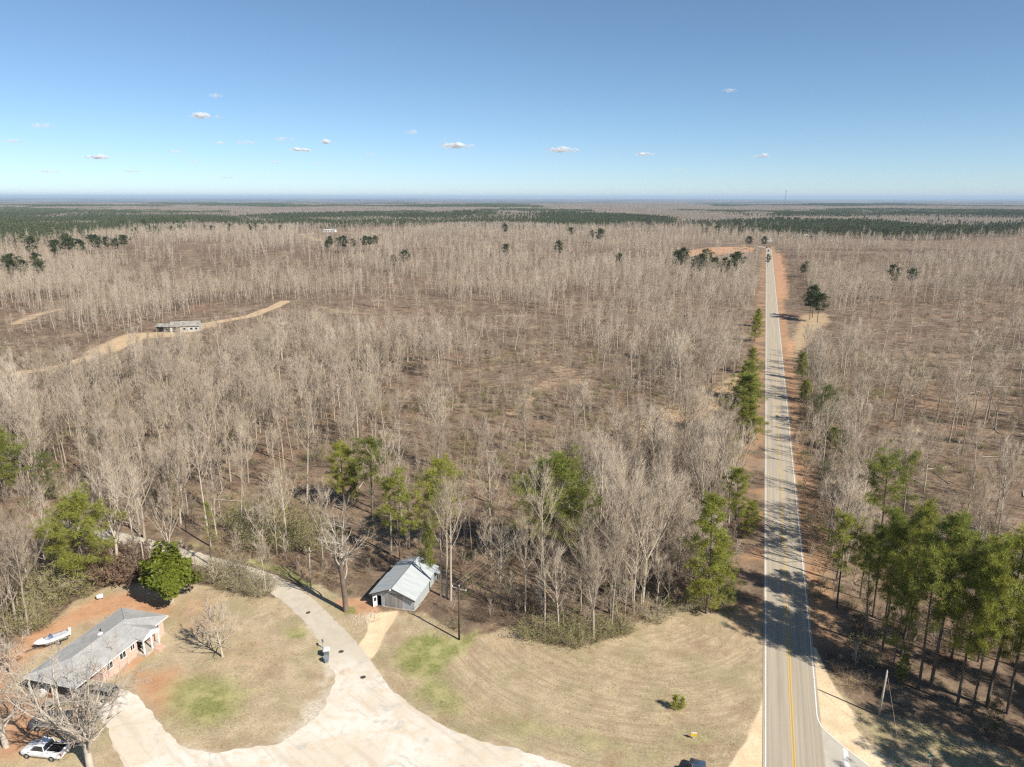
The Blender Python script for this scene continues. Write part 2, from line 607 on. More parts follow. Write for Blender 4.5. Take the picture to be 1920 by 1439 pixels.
# hay field with mowing lines
rot = b.n('ShaderNodeMapping', vector_type='POINT')
nt.links.new(P, rot.inputs[0])
rot.inputs['Rotation'].default_value = (0, 0, R(14))
_mc = gp(1190, 1120)
mvc = b.n('ShaderNodeVectorMath', operation='SUBTRACT', i_0=P, i_1=(_mc[0], _mc[1], 0.0))
msx = b.n('ShaderNodeSeparateXYZ', i_0=mvc.outputs[0])
mrad = b.n('ShaderNodeVectorMath', operation='LENGTH', i_0=mvc.outputs[0]).outputs['Value']
mcb = b.n('ShaderNodeCombineXYZ', i_0=b.math('MULTIPLY', mrad, 1.5), i_1=b.math('MULTIPLY', b.math('ARCTAN2', msx.outputs['X'], msx.outputs['Y']), 3.0))
n_row = b.noise(1.0, 3, 0.6, mcb.outputs[0], 0.4)
n_b = b.noise(0.13, 4, 0.62)
n_b2 = b.noise(0.21, 4, 0.62, b.scaled(P, 1, 1, 0))
hay = b.mix(b.ramp(n_m, 0.34, 0.66), (0.42, 0.332, 0.215), (0.55, 0.44, 0.285))
hay = b.mix(b.math('MULTIPLY', b.ramp(n_row, 0.45, 0.62), b.math('MULTIPLY', b.ramp(b.n('ShaderNodeSeparateXYZ', i_0=P).outputs['X'], -24.0, -8.0), 0.5)), hay, (0.30, 0.215, 0.14))
hay = b.mix(b.math('MULTIPLY', b.ramp(n_b, 0.46, 0.64), 0.6), hay, (0.31, 0.285, 0.145))
hay = b.mix(b.math('MULTIPLY', b.ramp(n_b2, 0.52, 0.68), 0.55), hay, (0.34, 0.225, 0.145))
hay = b.mix(b.math('MULTIPLY', fine, 0.5), hay, (0.24, 0.18, 0.11))
hay = b.mix(b.math('MULTIPLY', b.ramp(n_ff, 0.55, 0.7), 0.5), hay, (0.55, 0.45, 0.30))


def edge(name, lo=0.42, hi=0.6, amt=0.5):
    """a zone whose border breaks up in the grain of the ground"""
    v = b.math('ADD', b.attr(name), b.math('MULTIPLY', b.math('SUBTRACT', b.math('ADD', b.math('MULTIPLY', n_m, 0.6), b.math('MULTIPLY', n_f, 0.4)), 0.5), amt * 2.2))
    return b.ramp(v, lo, hi)


col = b.mix(edge('open', 0.3, 0.7), leaf, hay)
# verges of the highway, by distance from its centre line
_dv = b.n('ShaderNodeVectorMath', operation='SUBTRACT', i_0=P, i_1=(RD0[0], RD0[1], 0.0))
_dt = b.n('ShaderNodeVectorMath', operation='DOT_PRODUCT', i_0=_dv.outputs[0], i_1=(RDN[0], RDN[1], 0.0)).outputs['Value']
_dt = b.math('ADD', _dt, b.math('MULTIPLY', b.math('SUBTRACT', n_m, 0.5), 2.6))
_ok = b.math('MULTIPLY', b.ramp(b.n('ShaderNodeSeparateXYZ', i_0=P).outputs['Y'], 960.0, 940.0), b.ramp(b.n('ShaderNodeSeparateXYZ', i_0=P).outputs['Y'], 84.0, 96.0))
_v = b.noise(0.11, 3, 0.6)
bank = b.mix(b.ramp(n_m, 0.3, 0.7), (0.50, 0.315, 0.175), (0.42, 0.225, 0.12))
bank = b.mix(b.math('MULTIPLY', fine, 0.5), bank, (0.30, 0.19, 0.115))
_e = b.math('MULTIPLY', b.ramp(_dt, 2.4, 3.0), b.ramp(_dt, 8.6, 5.6))
col = b.mix(b.math('MULTIPLY', _ok, b.math('MULTIPLY', _e, b.math('ADD', b.math('MULTIPLY', b.ramp(_v, 0.35, 0.6), 0.5), 0.5))), col, bank)
_w = b.math('MULTIPLY', b.ramp(_dt, -9.5, -6.5), b.ramp(_dt, -2.6, -3.4))
col = b.mix(b.math('MULTIPLY', _ok, b.math('MULTIPLY', _w, b.math('MULTIPLY', b.ramp(_v, 0.40, 0.62), 0.75))), col, bank)
straw = b.mix(fine, (0.50, 0.375, 0.225), (0.36, 0.25, 0.15))
col = b.mix(edge('straw', 0.3, 0.75, 0.7), col, straw)
clay = b.mix(b.ramp(n_m, 0.3, 0.7), (0.43, 0.205, 0.105), (0.53, 0.31, 0.18))
clay = b.mix(b.math('MULTIPLY', fine, 0.4), clay, (0.46, 0.31, 0.19))
col = b.mix(edge('clay', 0.2, 1.05, 0.7), col, clay)
green = b.mix(fine, (0.24, 0.26, 0.062), (0.12, 0.15, 0.040))
green = b.mix(b.ramp(n_m, 0.36, 0.66), green, (0.38, 0.345, 0.16))
col = b.mix(edge('green', 0.2, 1.0, 0.8), col, green)
sand = b.mix(b.ramp(n_m, 0.3, 0.7), (0.80, 0.655, 0.44), (0.66, 0.50, 0.315))
sand = b.mix(b.math('MULTIPLY', fine, 0.3), sand, (0.40, 0.28, 0.17))
col = b.mix(edge('sand', 0.35, 0.65, 0.55), col, sand)
dirt = b.mix(b.ramp(n_m, 0.3, 0.7), (0.56, 0.42, 0.265), (0.45, 0.31, 0.18))
col = b.mix(edge('dirt', 0.3, 0.75, 0.8), col, dirt)
grav = b.mix(fine, (0.66, 0.58, 0.46), (0.44, 0.37, 0.28))
col = b.mix(edge('gravel', 0.35, 0.7, 0.8), col, grav)
# the far country: bare woods, dark pine belts, a few fields
far = b.math('ABSOLUTE', b.n('ShaderNodeSeparateXYZ', i_0=P).outputs['Y'])
n_k = b.noise(0.0011, 4, 0.6, b.scaled(P, 0.6, 1.2, 1))
n_k2 = b.noise(0.02, 3, 0.6)
woods = b.mix(b.ramp(n_k2, 0.35, 0.65), (0.15, 0.125, 0.10), (0.22, 0.185, 0.15))
woods = b.mix(b.ramp(n_k, 0.50, 0.56), woods, (0.030, 0.045, 0.026))
col = b.mix(b.ramp(far, 4500.0, 6500.0), col, woods)
b.out(b.bsdf(col, 0.95, 0.08, bump=b.math('ADD', n_f, b.math('MULTIPLY', n_m, 1.5)), bstr=0.45, bdist=0.12))

gm = np_mesh('ground', np.stack([gx, gy, gz], 1), np.full((nx - 1) * (ny - 1), 4), loops, [mg])
gm.polygons.foreach_set('use_smooth', np.ones((nx - 1) * (ny - 1), bool))
near = (gy > 40) & (gy < 1700) & (np.abs(gx) < 1500)
ax, ay = gx[near], gy[near]
ro = road_off(ax, ay)
Z = {}
Z['open'] = np.maximum(zone(ax, ay, [(FIELD, 1.8, 1.0)]), zone(ax, ay, [(FIELD_E, 1.5, 0.9)]))
Z['gravel'] = zone(ax, ay, [(GRAVEL, 1.6, 0.85), (poly([(470, 1408), (545, 1350), (608, 1268), (650, 1300), (600, 1410)]), 4.0, 0.8), (poly([(600, 1230), (625, 1230), (640, 1270), (600, 1290)]), 1.5, 0.6), (poly([(330, 1395), (420, 1400), (500, 1380), (480, 1439), (320, 1439)]), 2.5, 0.6),
                            (poly([(655, 1150), (712, 1142), (706, 1168), (668, 1172)]), 1.5, 0.5)])
Z['green'] = zone(ax, ay, GREENS)
Z['clay'] = zone(ax, ay, CLAYS)
Z['sand'] = zone(ax, ay, [(BARN_DRIVE, 0.9, 1.0), (SAND_W, 1.0, 1.0), (SAND_E, 0.8, 1.0)])
Z['dirt'] = tracks(ax, ay)
Z['straw'] = zone(ax, ay, STRAWS)
for k, vv in Z.items():
    at = gm.attributes.new(k, 'FLOAT', 'POINT')
    full = np.zeros(len(gx), np.float32)
    full[near] = vv
    at.data.foreach_set('value', full)
ground = bpy.data.objects.new('ground', gm)
COL.objects.link(ground)
tag(ground, kind='structure')

# ------------------------------------------------------------------ highway
cum = np.concatenate([[0], np.cumsum([np.hypot(*(q - p)) for p, q in zip(road_pts[:-1], road_pts[1:])])])
RP = np.array(road_pts)


def road_at(s):
    p = np.array([np.interp(s, cum, RP[:, 0]), np.interp(s, cum, RP[:, 1])])
    q = np.array([np.interp(s + 1, cum, RP[:, 0]), np.interp(s + 1, cum, RP[:, 1])])
    o = np.array([np.interp(s - 1, cum, RP[:, 0]), np.interp(s - 1, cum, RP[:, 1])])
    d = (q - o) / np.hypot(*(q - o))
    return p, np.array([d[1], -d[0]])


def ribbon(name, s0, s1, offs, z, mat, step=6.0, attr=False):
    S = np.linspace(s0, s1, max(2, int((s1 - s0) / step)))
    V, A = [], []
    for q in S:
        p, nn = road_at(q)
        for o in offs:
            w = p + nn * o
            V.append((w[0], w[1], z))
            A.append(o)
    k = len(offs)
    lp = []
    for i in range(len(S) - 1):
        for j in range(k - 1):
            lp += [i * k + j, i * k + j + 1, (i + 1) * k + j + 1, (i + 1) * k + j]
    me = np_mesh(name, np.array(V), np.full(len(lp) // 4, 4), np.array(lp), [mat])
    if attr:
        a_ = me.attributes.new('off', 'FLOAT', 'POINT')
        a_.data.foreach_set('value', np.array(A, np.float32))
    o = bpy.data.objects.new(name, me)
    COL.objects.link(o)
    return tag(o, kind='structure')


ma, nt = nodes('worn_asphalt')
b = NB(nt)
off = b.attr('off')
rot = b.n('ShaderNodeMapping', vector_type='POINT')
nt.links.new(b.pos(), rot.inputs[0])
rot.inputs['Rotation'].default_value = (0, 0, math.atan2(RDV[0], RDV[1]))
along = b.noise(1.0, 4, 0.6, b.scaled(rot.outputs[0], 2.2, 0.03, 1))
n1 = b.noise(0.25, 4, 0.6)
n2 = b.noise(14, 3, 0.7)
c = b.mix(b.ramp(along, 0.36, 0.64), (0.375, 0.318, 0.238), (0.46, 0.40, 0.31))
wv = b.math('COSINE', b.math('MULTIPLY', b.math('ABSOLUTE', off), 4.05))
c = b.mix(b.math('MULTIPLY', b.ramp(wv, -0.2, 1.0), 0.3), c, (0.285, 0.255, 0.205))
c = b.mix(b.math('MULTIPLY', b.ramp(n1, 0.45, 0.7), 0.35), c, (0.42, 0.36, 0.27))
c = b.mix(b.math('MULTIPLY', b.ramp(n2, 0.4, 0.7), 0.3), c, (0.24, 0.215, 0.175))
ed = b.ramp(b.math('ADD', b.math('ABSOLUTE', off), b.math('MULTIPLY', b.noise(1.3, 3), 0.3)), 3.28, 3.5)
c = b.mix(b.math('MULTIPLY', ed, 0.7), c, (0.50, 0.40, 0.27))
b.out(b.bsdf(c, 0.88, 0.2, bump=n2, bstr=0.15, bdist=0.02))
MROAD = ma


def paint(name, c, wear=0.55):
    m, nt = nodes(name)
    b = NB(nt)
    f = b.noise(2.5, 5, 0.7)
    b.out(b.bsdf(b.mix(b.math('MULTIPLY', b.ramp(f, 0.5, 0.68), wear), c, (0.40, 0.36, 0.29)), 0.7, 0.3))
    return m


M_WHITE = paint('white_road_paint', (0.74, 0.73, 0.69))
M_YEL = paint('yellow_road_paint', (0.66, 0.42, 0.085), 0.5)
SEND = float(cum[-1])
ribbon('highway', 0, SEND, [-ROADW - 0.32, -2.6, -1.75, -0.9, 0, 0.9, 1.75, 2.6, ROADW + 0.32], 0.040, MROAD, 6, True)
ribbon('white_edge_marking', 0, 930, [-ROADW - 0.08, -ROADW + 0.07], 0.048, M_WHITE)
ribbon('white_edge_marking', 77, 930, [ROADW - 0.07, ROADW + 0.08], 0.048, M_WHITE)
ribbon('yellow_centre_marking', 0, 930, [0.07, 0.20], 0.048, M_YEL)
ribbon('yellow_centre_marking', 0, 87, [-0.20, -0.07], 0.048, M_YEL)
for k in range(22):
    ribbon('yellow_centre_marking', 92 + k * 12.2, 95 + k * 12.2, [-0.20, -0.07], 0.048, M_YEL)


def flat_sheet(name, pts, z, mat, jit=0.0, step=0.5, seed=0):
    out = []
    for (x0, y0), (x1, y1) in zip(pts, np.roll(pts, -1, 0)):
        L = math.hypot(x1 - x0, y1 - y0)
        n = max(1, int(L / step)) if jit else 1
        for k in range(n):
            t = k / n
            x, y = x0 + (x1 - x0) * t, y0 + (y1 - y0) * t
            if jit:
                x += (float(vnoise(x, y, 0.8, seed)) - 0.5 + (float(vnoise(x, y, 2.3, seed + 2)) - 0.5) * 0.9) * jit
                y += (float(vnoise(x, y, 0.8, seed + 1)) - 0.5 + (float(vnoise(x, y, 2.3, seed + 3)) - 0.5) * 0.9) * jit
            out.append((x, y, z))
    return tag(MB().add(out, [tuple(range(len(out)))]).build(name, mat), kind='structure')


# gravel lane and yard drive: one sheet of pale chippings
mgr, nt = nodes('pale_gravel')
b = NB(nt)
n1, n2, n3, n4 = b.noise(0.12, 4, 0.6), b.noise(0.8, 4, 0.65), b.noise(7, 3, 0.7), b.noise(24, 2, 0.7)
c = b.mix(b.ramp(n1, 0.40, 0.60), (0.645, 0.565, 0.45), (0.71, 0.66, 0.575))
c = b.mix(b.math('MULTIPLY', b.ramp(n2, 0.46, 0.68), 0.55), c, (0.60, 0.47, 0.315))
c = b.mix(b.math('MULTIPLY', b.ramp(b.noise(0.3, 3, 0.6, None, 1.5), 0.55, 0.70), 0.8), c, (0.47, 0.445, 0.40))
c = b.mix(b.math('MULTIPLY', b.ramp(b.noise(0.16, 5, 0.7), 0.62, 0.74), 0.75), c, (0.52, 0.27, 0.12))
c = b.mix(b.math('MULTIPLY', b.ramp(n3, 0.5, 0.72), 0.35), c, (0.40, 0.335, 0.25))
c = b.mix(b.math('MULTIPLY', b.ramp(n4, 0.55, 0.7), 0.3), c, (0.34, 0.29, 0.23))
_q0, _q1 = gp(640, 1190), gp(980, 1430)
rut = b.n('ShaderNodeMapping', vector_type='POINT')
nt.links.new(b.pos(), rut.inputs[0])
rut.inputs['Rotation'].default_value = (0, 0, -math.atan2(_q1[1] - _q0[1], _q1[0] - _q0[0]))
n_r = b.noise(1.0, 4, 0.62, b.scaled(rut.outputs[0], 0.07, 0.9, 1), 0.5)
c = b.mix(b.math('MULTIPLY', b.ramp(n_r, 0.5, 0.66), 0.45), c, (0.50, 0.42, 0.32))
yy = b.n('ShaderNodeSeparateXYZ', i_0=b.pos()).outputs['Y']
c = b.mix(b.math('MULTIPLY', b.ramp(b.math('ADD', yy, b.math('MULTIPLY', n2, 6)), 84.0, 93.0), 0.85), c, b.mix(b.ramp(n2, 0.4, 0.65), (0.46, 0.40, 0.31), (0.53, 0.465, 0.365)))
b.out(b.bsdf(c, 0.92, 0.15, bump=n3, bstr=0.4, bdist=0.04))
flat_sheet('gravel_lane', GRAVEL, 0.014, mgr, 0.4, 0.3, 31)

APRON = np.array([tuple(RD0 + RDV * t + RDN * (ROADW - 0.6)) for t in (-60, 8.4)] + [gp(1536, 1345), gp(1542, 1360), gp(1556, 1376), gp(1572, 1391), gp(1600, 1413), gp(1640, 1444), gp(1800, 1560)] + [(75.0, 30.0)])
_e = RD0 + RDV * 12 + RDN * (ROADW)
m2, nt = nodes('side_road_asphalt')
b = NB(nt)
n1, n2 = b.noise(0.5, 4, 0.65), b.noise(12, 3, 0.7)
c = b.mix(b.ramp(n1, 0.35, 0.65), (0.46, 0.42, 0.35), (0.52, 0.48, 0.40))
c = b.mix(b.math('MULTIPLY', b.ramp(n2, 0.45, 0.7), 0.3), c, (0.30, 0.27, 0.22))
b.out(b.bsdf(c, 0.88, 0.2, bump=n2, bstr=0.15, bdist=0.02))
flat_sheet('side_road', APRON, 0.028, m2)


def line_strip(name, pts, w, z, mat):
    mbk = MB()
    L, Rr = [], []
    for i, p in enumerate(pts):
        a_ = np.array(pts[max(0, i - 1)])
        c_ = np.array(pts[min(len(pts) - 1, i + 1)])
        d = (c_ - a_) / np.hypot(*(c_ - a_))
        nn = np.array([d[1], -d[0]]) * w / 2
        L.append((p[0] - nn[0], p[1] - nn[1], z))
        Rr.append((p[0] + nn[0], p[1] + nn[1], z))
    n = len(pts)
    return tag(mbk.add(L + Rr, [(i, n + i, n + i + 1, i + 1) for i in range(n - 1)]).build(name, mat), kind='structure')


_c0 = RD0 + RDV * 16.9 + RDN * ROADW
line_strip('white_edge_marking', [tuple(_c0), gp(1533, 1340), gp(1536, 1352), gp(1543, 1364), gp(1556, 1377), gp(1572, 1391), gp(1600, 1413), gp(1630, 1436), gp(1690, 1484)], 0.14, 0.050, M_WHITE)
tag(MB().add([(*gp(1582, 1401), .034), (*gp(1591, 1408), .034), (*gp(1600, 1470), .034), (*gp(1588, 1470), .034)], [(0, 1, 2, 3)]).build('white_stop_marking', M_WHITE), kind='structure')
# ------------------------------------------------------------------ plant materials
M_BARK = plant('pale_bark', (0.52, 0.45, 0.36), (0.20, 0.160, 0.120), (0.37, 0.31, 0.24), 0.0, 0.9)
M_BARKD = plant('dark_bark', (0.125, 0.098, 0.075), (0.20, 0.155, 0.12), (0.09, 0.072, 0.056), 0.0, 0.9)
M_TWIG = plant('bare_twigs', (0.53, 0.445, 0.345), (0.27, 0.212, 0.152), (0.37, 0.298, 0.22), 0.0, 0.9)
M_TWIGF = plant('far_bare_twigs', (0.30, 0.255, 0.21), (0.20, 0.165, 0.13), (0.24, 0.20, 0.16), 0.0, 0.9)  # darkened twig tones: shade the far groves lack is put into the colour
M_TWIGB = plant('brown_brush_twigs', (0.25, 0.185, 0.13), (0.13, 0.095, 0.068), (0.18, 0.125, 0.09), 0.0, 0.9)
M_DEADW = plant('silver_dead_wood', (0.54, 0.48, 0.40), (0.46, 0.40, 0.325), (0.33, 0.28, 0.225), 0.0, 0.85)
M_PINE = plant('pine_needles', (0.345, 0.345, 0.066), (0.185, 0.208, 0.052), (0.26, 0.278, 0.06), 0.3, 0.6)
M_PINED = plant('dark_pine_needles', (0.080, 0.098, 0.040), (0.110, 0.125, 0.048), (0.060, 0.078, 0.034), 0.2, 0.7)
M_PINEM = plant('deep_green_needles', (0.150, 0.170, 0.048), (0.095, 0.115, 0.038), (0.12, 0.142, 0.042), 0.25, 0.65)
M_PINEF = plant('far_pine_needles', (0.170, 0.185, 0.085), (0.100, 0.120, 0.055), (0.13, 0.15, 0.066), 0.2, 0.8)
M_MAG = plant('glossy_magnolia_leaves', (0.145, 0.165, 0.020), (0.125, 0.145, 0.020), (0.07, 0.092, 0.014), 0.2, 0.4)
M_OLIVE = plant('olive_thicket_leaves', (0.33, 0.29, 0.125), (0.23, 0.225, 0.085), (0.25, 0.265, 0.085), 0.3, 0.8)
M_RUST = plant('rusty_dead_leaves', (0.25, 0.165, 0.11), (0.18, 0.125, 0.085), (0.15, 0.10, 0.07), 0.2, 0.9)
M_STRAW = plant('dry_grass_blades', (0.52, 0.405, 0.25), (0.42, 0.32, 0.19), (0.35, 0.30, 0.15), 0.3, 0.9)
M_BROOM = plant('broom_sedge_blades', (0.47, 0.325, 0.19), (0.36, 0.23, 0.13), (0.30, 0.19, 0.11), 0.3, 0.9)


class Veg:
    def __init__(s):
        s.t = {}            # (mat, n) -> segments
        s.tw = {}           # mat -> twigs (pyramids)
        s.bl = {}           # mat -> blade triangles, arrays (k, 3, 3)

    def seg(s, p0, p1, r0, r1, n=6, mat=0):
        s.t.setdefault((mat, n), []).append((*p0, *p1, r0, r1))

    def twig(s, p0, p1, r, mat=1):
        s.tw.setdefault(mat, []).append((*p0, *p1, r))

    def blades(s, A, mat=1):
        s.bl.setdefault(mat, []).append(A)

    def mesh(s, name, mats, only=None):
        Vs, cnt, lp, mi = [], [], [], []
        o = 0

        def frame(d):
            d = d / (np.linalg.norm(d, axis=1, keepdims=True) + 1e-9)
            ref = np.where(np.abs(d[:, 2:3]) < 0.9, np.array([[0, 0, 1.0]]), np.array([[1.0, 0, 0]]))
            a = np.cross(d, ref)
            a /= np.linalg.norm(a, axis=1, keepdims=True) + 1e-9
            return a, np.cross(d, a)
        use = lambda m: only is None or m in only
        slot = (lambda m: sorted(only).index(m)) if only is not None else (lambda m: m)
        for (m, n), L in s.t.items():
            if not use(m):
                continue
            A = np.array(L)
            p0, p1, r0, r1 = A[:, :3], A[:, 3:6], A[:, 6], A[:, 7]
            a, c = frame(p1 - p0)
            th = np.arange(n) * 2 * math.pi / n
            ring = a[:, None, :] * np.cos(th)[None, :, None] + c[:, None, :] * np.sin(th)[None, :, None]
            V = np.concatenate([p0[:, None] + ring * r0[:, None, None], p1[:, None] + ring * r1[:, None, None]], 1)
            k = len(A)
            base = o + np.arange(k)[:, None] * 2 * n
            j = np.arange(n)
            q = np.stack([j, n + j, n + (j + 1) % n, (j + 1) % n], 1).ravel()
            lp.append((base + q[None]).ravel())
            cnt.append(np.full(k * n, 4))
            mi.append(np.full(k * n, slot(m)))
            Vs.append(V.reshape(-1, 3))
            o += k * 2 * n
        for m, L in s.tw.items():
            if not use(m):
                continue
            A = np.array(L)
            p0, p1, r0 = A[:, :3], A[:, 3:6], A[:, 6]
            a, c = frame(p1 - p0)
            th = np.arange(3) * 2 * math.pi / 3
            ring = a[:, None, :] * np.cos(th)[None, :, None] + c[:, None, :] * np.sin(th)[None, :, None]
            V = np.concatenate([p0[:, None] + ring * r0[:, None, None], p1[:, None]], 1)
            k = len(A)
            base = o + np.arange(k)[:, None] * 4
            lp.append((base + np.array([0, 3, 1, 1, 3, 2, 2, 3, 0])[None]).ravel())
            cnt.append(np.full(k * 3, 3))
            mi.append(np.full(k * 3, slot(m)))
            Vs.append(V.reshape(-1, 3))
            o += k * 4
        for m, L in s.bl.items():
            if not use(m):
                continue
            A = np.concatenate(L)
            k, e = len(A), A.shape[1]
            lp.append(o + np.arange(k * e))
            cnt.append(np.full(k, e))
            mi.append(np.full(k, slot(m)))
            Vs.append(A.reshape(-1, 3))
            o += k * e
        return np_mesh(name, np.concatenate(Vs), np.concatenate(cnt), np.concatenate(lp), mats, np.concatenate(mi))


def V3(*a):
    return np.array(a, float)


def dirv(az, el):
    return V3(math.cos(az) * math.cos(el), math.sin(az) * math.cos(el), math.sin(el))


def limb(v, p, d, L, r, rnd, n=5, mat=0, ns=4, up=0.12, wob=0.16, rend=0.25):
    """a bent, tapering limb; returns its points and radii"""
    pts, rad = [np.array(p, float)], [r]
    d = np.array(d, float)
    for k in range(ns):
        d = d + V3(rnd.uniform(-wob, wob), rnd.uniform(-wob, wob), rnd.uniform(-wob, wob) * 0.6 + up)
        d /= np.linalg.norm(d)
        q = pts[-1] + d * L / ns
        r2 = r * (1 - (1 - rend) * (k + 1) / ns)
        v.seg(pts[-1], q, rad[-1], r2, n, mat)
        pts.append(q)
        rad.append(r2)
    return pts, rad


def along(pts, rad, t):
    k = min(int(t * (len(pts) - 1)), len(pts) - 2)
    f = t * (len(pts) - 1) - k
    return pts[k] * (1 - f) + pts[k + 1] * f, rad[k] * (1 - f) + rad[k + 1] * f, pts[k + 1] - pts[k]


def spray(v, pts, rad, rnd, n, L, r, mat, up=0.25, t0=0.25):
    for _ in range(n):
        t = rnd.uniform(t0, 1.0)
        p, rr, d = along(pts, rad, t)
        d = d / (np.linalg.norm(d) + 1e-9)
        e = d * rnd.uniform(0.7, 1.2) + V3(rnd.gauss(0, 0.36), rnd.gauss(0, 0.36), rnd.gauss(0, 0.25) + up)
        e /= np.linalg.norm(e)
        v.twig(p, p + e * L * rnd.uniform(0.55, 1.25), min(r, rr * 0.9 + 0.004), mat)


def bare_tree(seed, h=17.0, base=0.42, nb=20, spread=0.30, el=(46, 72), rk=0.0125, twl=1.6, twr=0.0165, dens=1.35, fork=False, lean=0.03):
    rnd = random.Random(seed)
    v = Veg()
    r0 = h * rk
    stems = []
    if fork:
        ph = h * rnd.uniform(0.22, 0.38)
        p, rd = limb(v, V3(0, 0, -0.3), dirv(rnd.uniform(0, 6.3), R(88)), ph, r0 * 1.15, rnd, 8, 0, 3, 0.1, 0.03, 0.8)
        a0 = rnd.uniform(0, 6.3)
        for k in range(rnd.choice((2, 3))):
            stems.append(limb(v, p[-1], dirv(a0 + k * 2.3, R(rnd.uniform(60, 74))), (h - ph) * rnd.uniform(0.8, 1.0), r0 * 0.62, rnd, 6, 0, 6, 0.10, 0.10, 0.1))
    else:
        stems.append(limb(v, V3(0, 0, -0.3), dirv(rnd.uniform(0, 6.3), R(90 - rnd.uniform(0, 100 * lean))), h, r0, rnd, 7, 0, 8, 0.05, 0.045, 0.1))
    for sp, sr in stems:
        m = int(nb / len(stems) * (1.3 if fork else 1))
        az = rnd.uniform(0, 6.3)
        for k in range(m):
            f = (k + rnd.random()) / m
            t = (0.12 if fork else base) + (0.97 - (0.12 if fork else base)) * f
            p, rr, d = along(sp, sr, t)
            az += 2.4 + rnd.uniform(-0.5, 0.5)
            L = h * spread * 1.42 * (1.05 - 0.60 * f) * rnd.uniform(0.65, 1.2)
            bp, br = limb(v, p, dirv(az, R(rnd.uniform(*el))), L, max(0.034, rr * 0.6), rnd, 4, 0, 4, 0.10, 0.17, 0.25)
            for q in range(rnd.randint(3, 5)):
                tt = rnd.uniform(0.25, 0.95)
                p2, r2, d2 = along(bp, br, tt)
                d2 = d2 / np.linalg.norm(d2)
                e = d2 + V3(rnd.gauss(0, 0.4), rnd.gauss(0, 0.4), rnd.gauss(0.2, 0.28))
                e /= np.linalg.norm(e)
                sp2, sr2 = limb(v, p2, e, L * rnd.uniform(0.3, 0.55) * (1.15 - 0.4 * tt), max(0.018, r2 * 0.65), rnd, 3, 1, 2, 0.1, 0.2, 0.4)
                spray(v, sp2, sr2, rnd, int(rnd.randint(5, 8) * dens), twl, twr, 1)
            spray(v, bp, br, rnd, int(6 * dens), twl, twr, 1)
        spray(v, sp[-3:], sr[-3:], rnd, int(10 * dens), twl, twr, 1, 0.5, 0.1)
    return v


def bare_lod(seed, h=16.0, base=0.4, nb=12, spread=0.27, tw=4, wr=0.05, rk=0.012):
    """the same tree for the middle distance"""
    rnd = random.Random(seed)
    v = Veg()
    p, rd = limb(v, V3(0, 0, -0.5), dirv(rnd.uniform(0, 6.3), R(rnd.uniform(82, 90))), h, h * rk, rnd, 4, 0, 5, 0.04, 0.08, 0.12)
    az = 0
    for k in range(nb):
        f = (k + rnd.random()) / nb
        t = base + (0.98 - base) * f
        q, rr, d = along(p, rd, t)
        az += 2.4 + rnd.uniform(-0.5, 0.5)
        L = h * spread * (1.1 - 0.65 * f) * rnd.uniform(0.7, 1.2)
        e = dirv(az, R(rnd.uniform(40, 68)))
        v.twig(q, q + e * L, max(wr * 1.1, rr * 0.5), 1)
        for _ in range(tw):
            q2 = q + e * L * rnd.uniform(0.25, 0.9)
            e2 = e + V3(rnd.gauss(0, 0.5), rnd.gauss(0, 0.5), rnd.gauss(0.2, 0.35))
            e2 /= np.linalg.norm(e2)
            v.twig(q2, q2 + e2 * L * rnd.uniform(0.3, 0.6), wr, 1)
    return v


def tuft(v, c, rc, nb, nrg, mat, w=0.10, flat=0.75, up=0.25, lo=0.55, hi=1.1):
    """a tuft of needles round the end of a shoot"""
    d = nrg.normal(size=(nb, 3))
    d[:, 2] = d[:, 2] * flat + up
    d /= np.linalg.norm(d, axis=1, keepdims=True)
    L = rc * nrg.uniform(lo, hi, (nb, 1))
    s = np.cross(d, nrg.normal(size=(nb, 3)))
    s /= np.linalg.norm(s, axis=1, keepdims=True)
    a = c + d * 0.12 * rc
    t = c + d * L
    m = c + d * L * 0.55
    v.blades(np.stack([a, m + s * w / 2, t, m - s * w / 2], 1), mat)


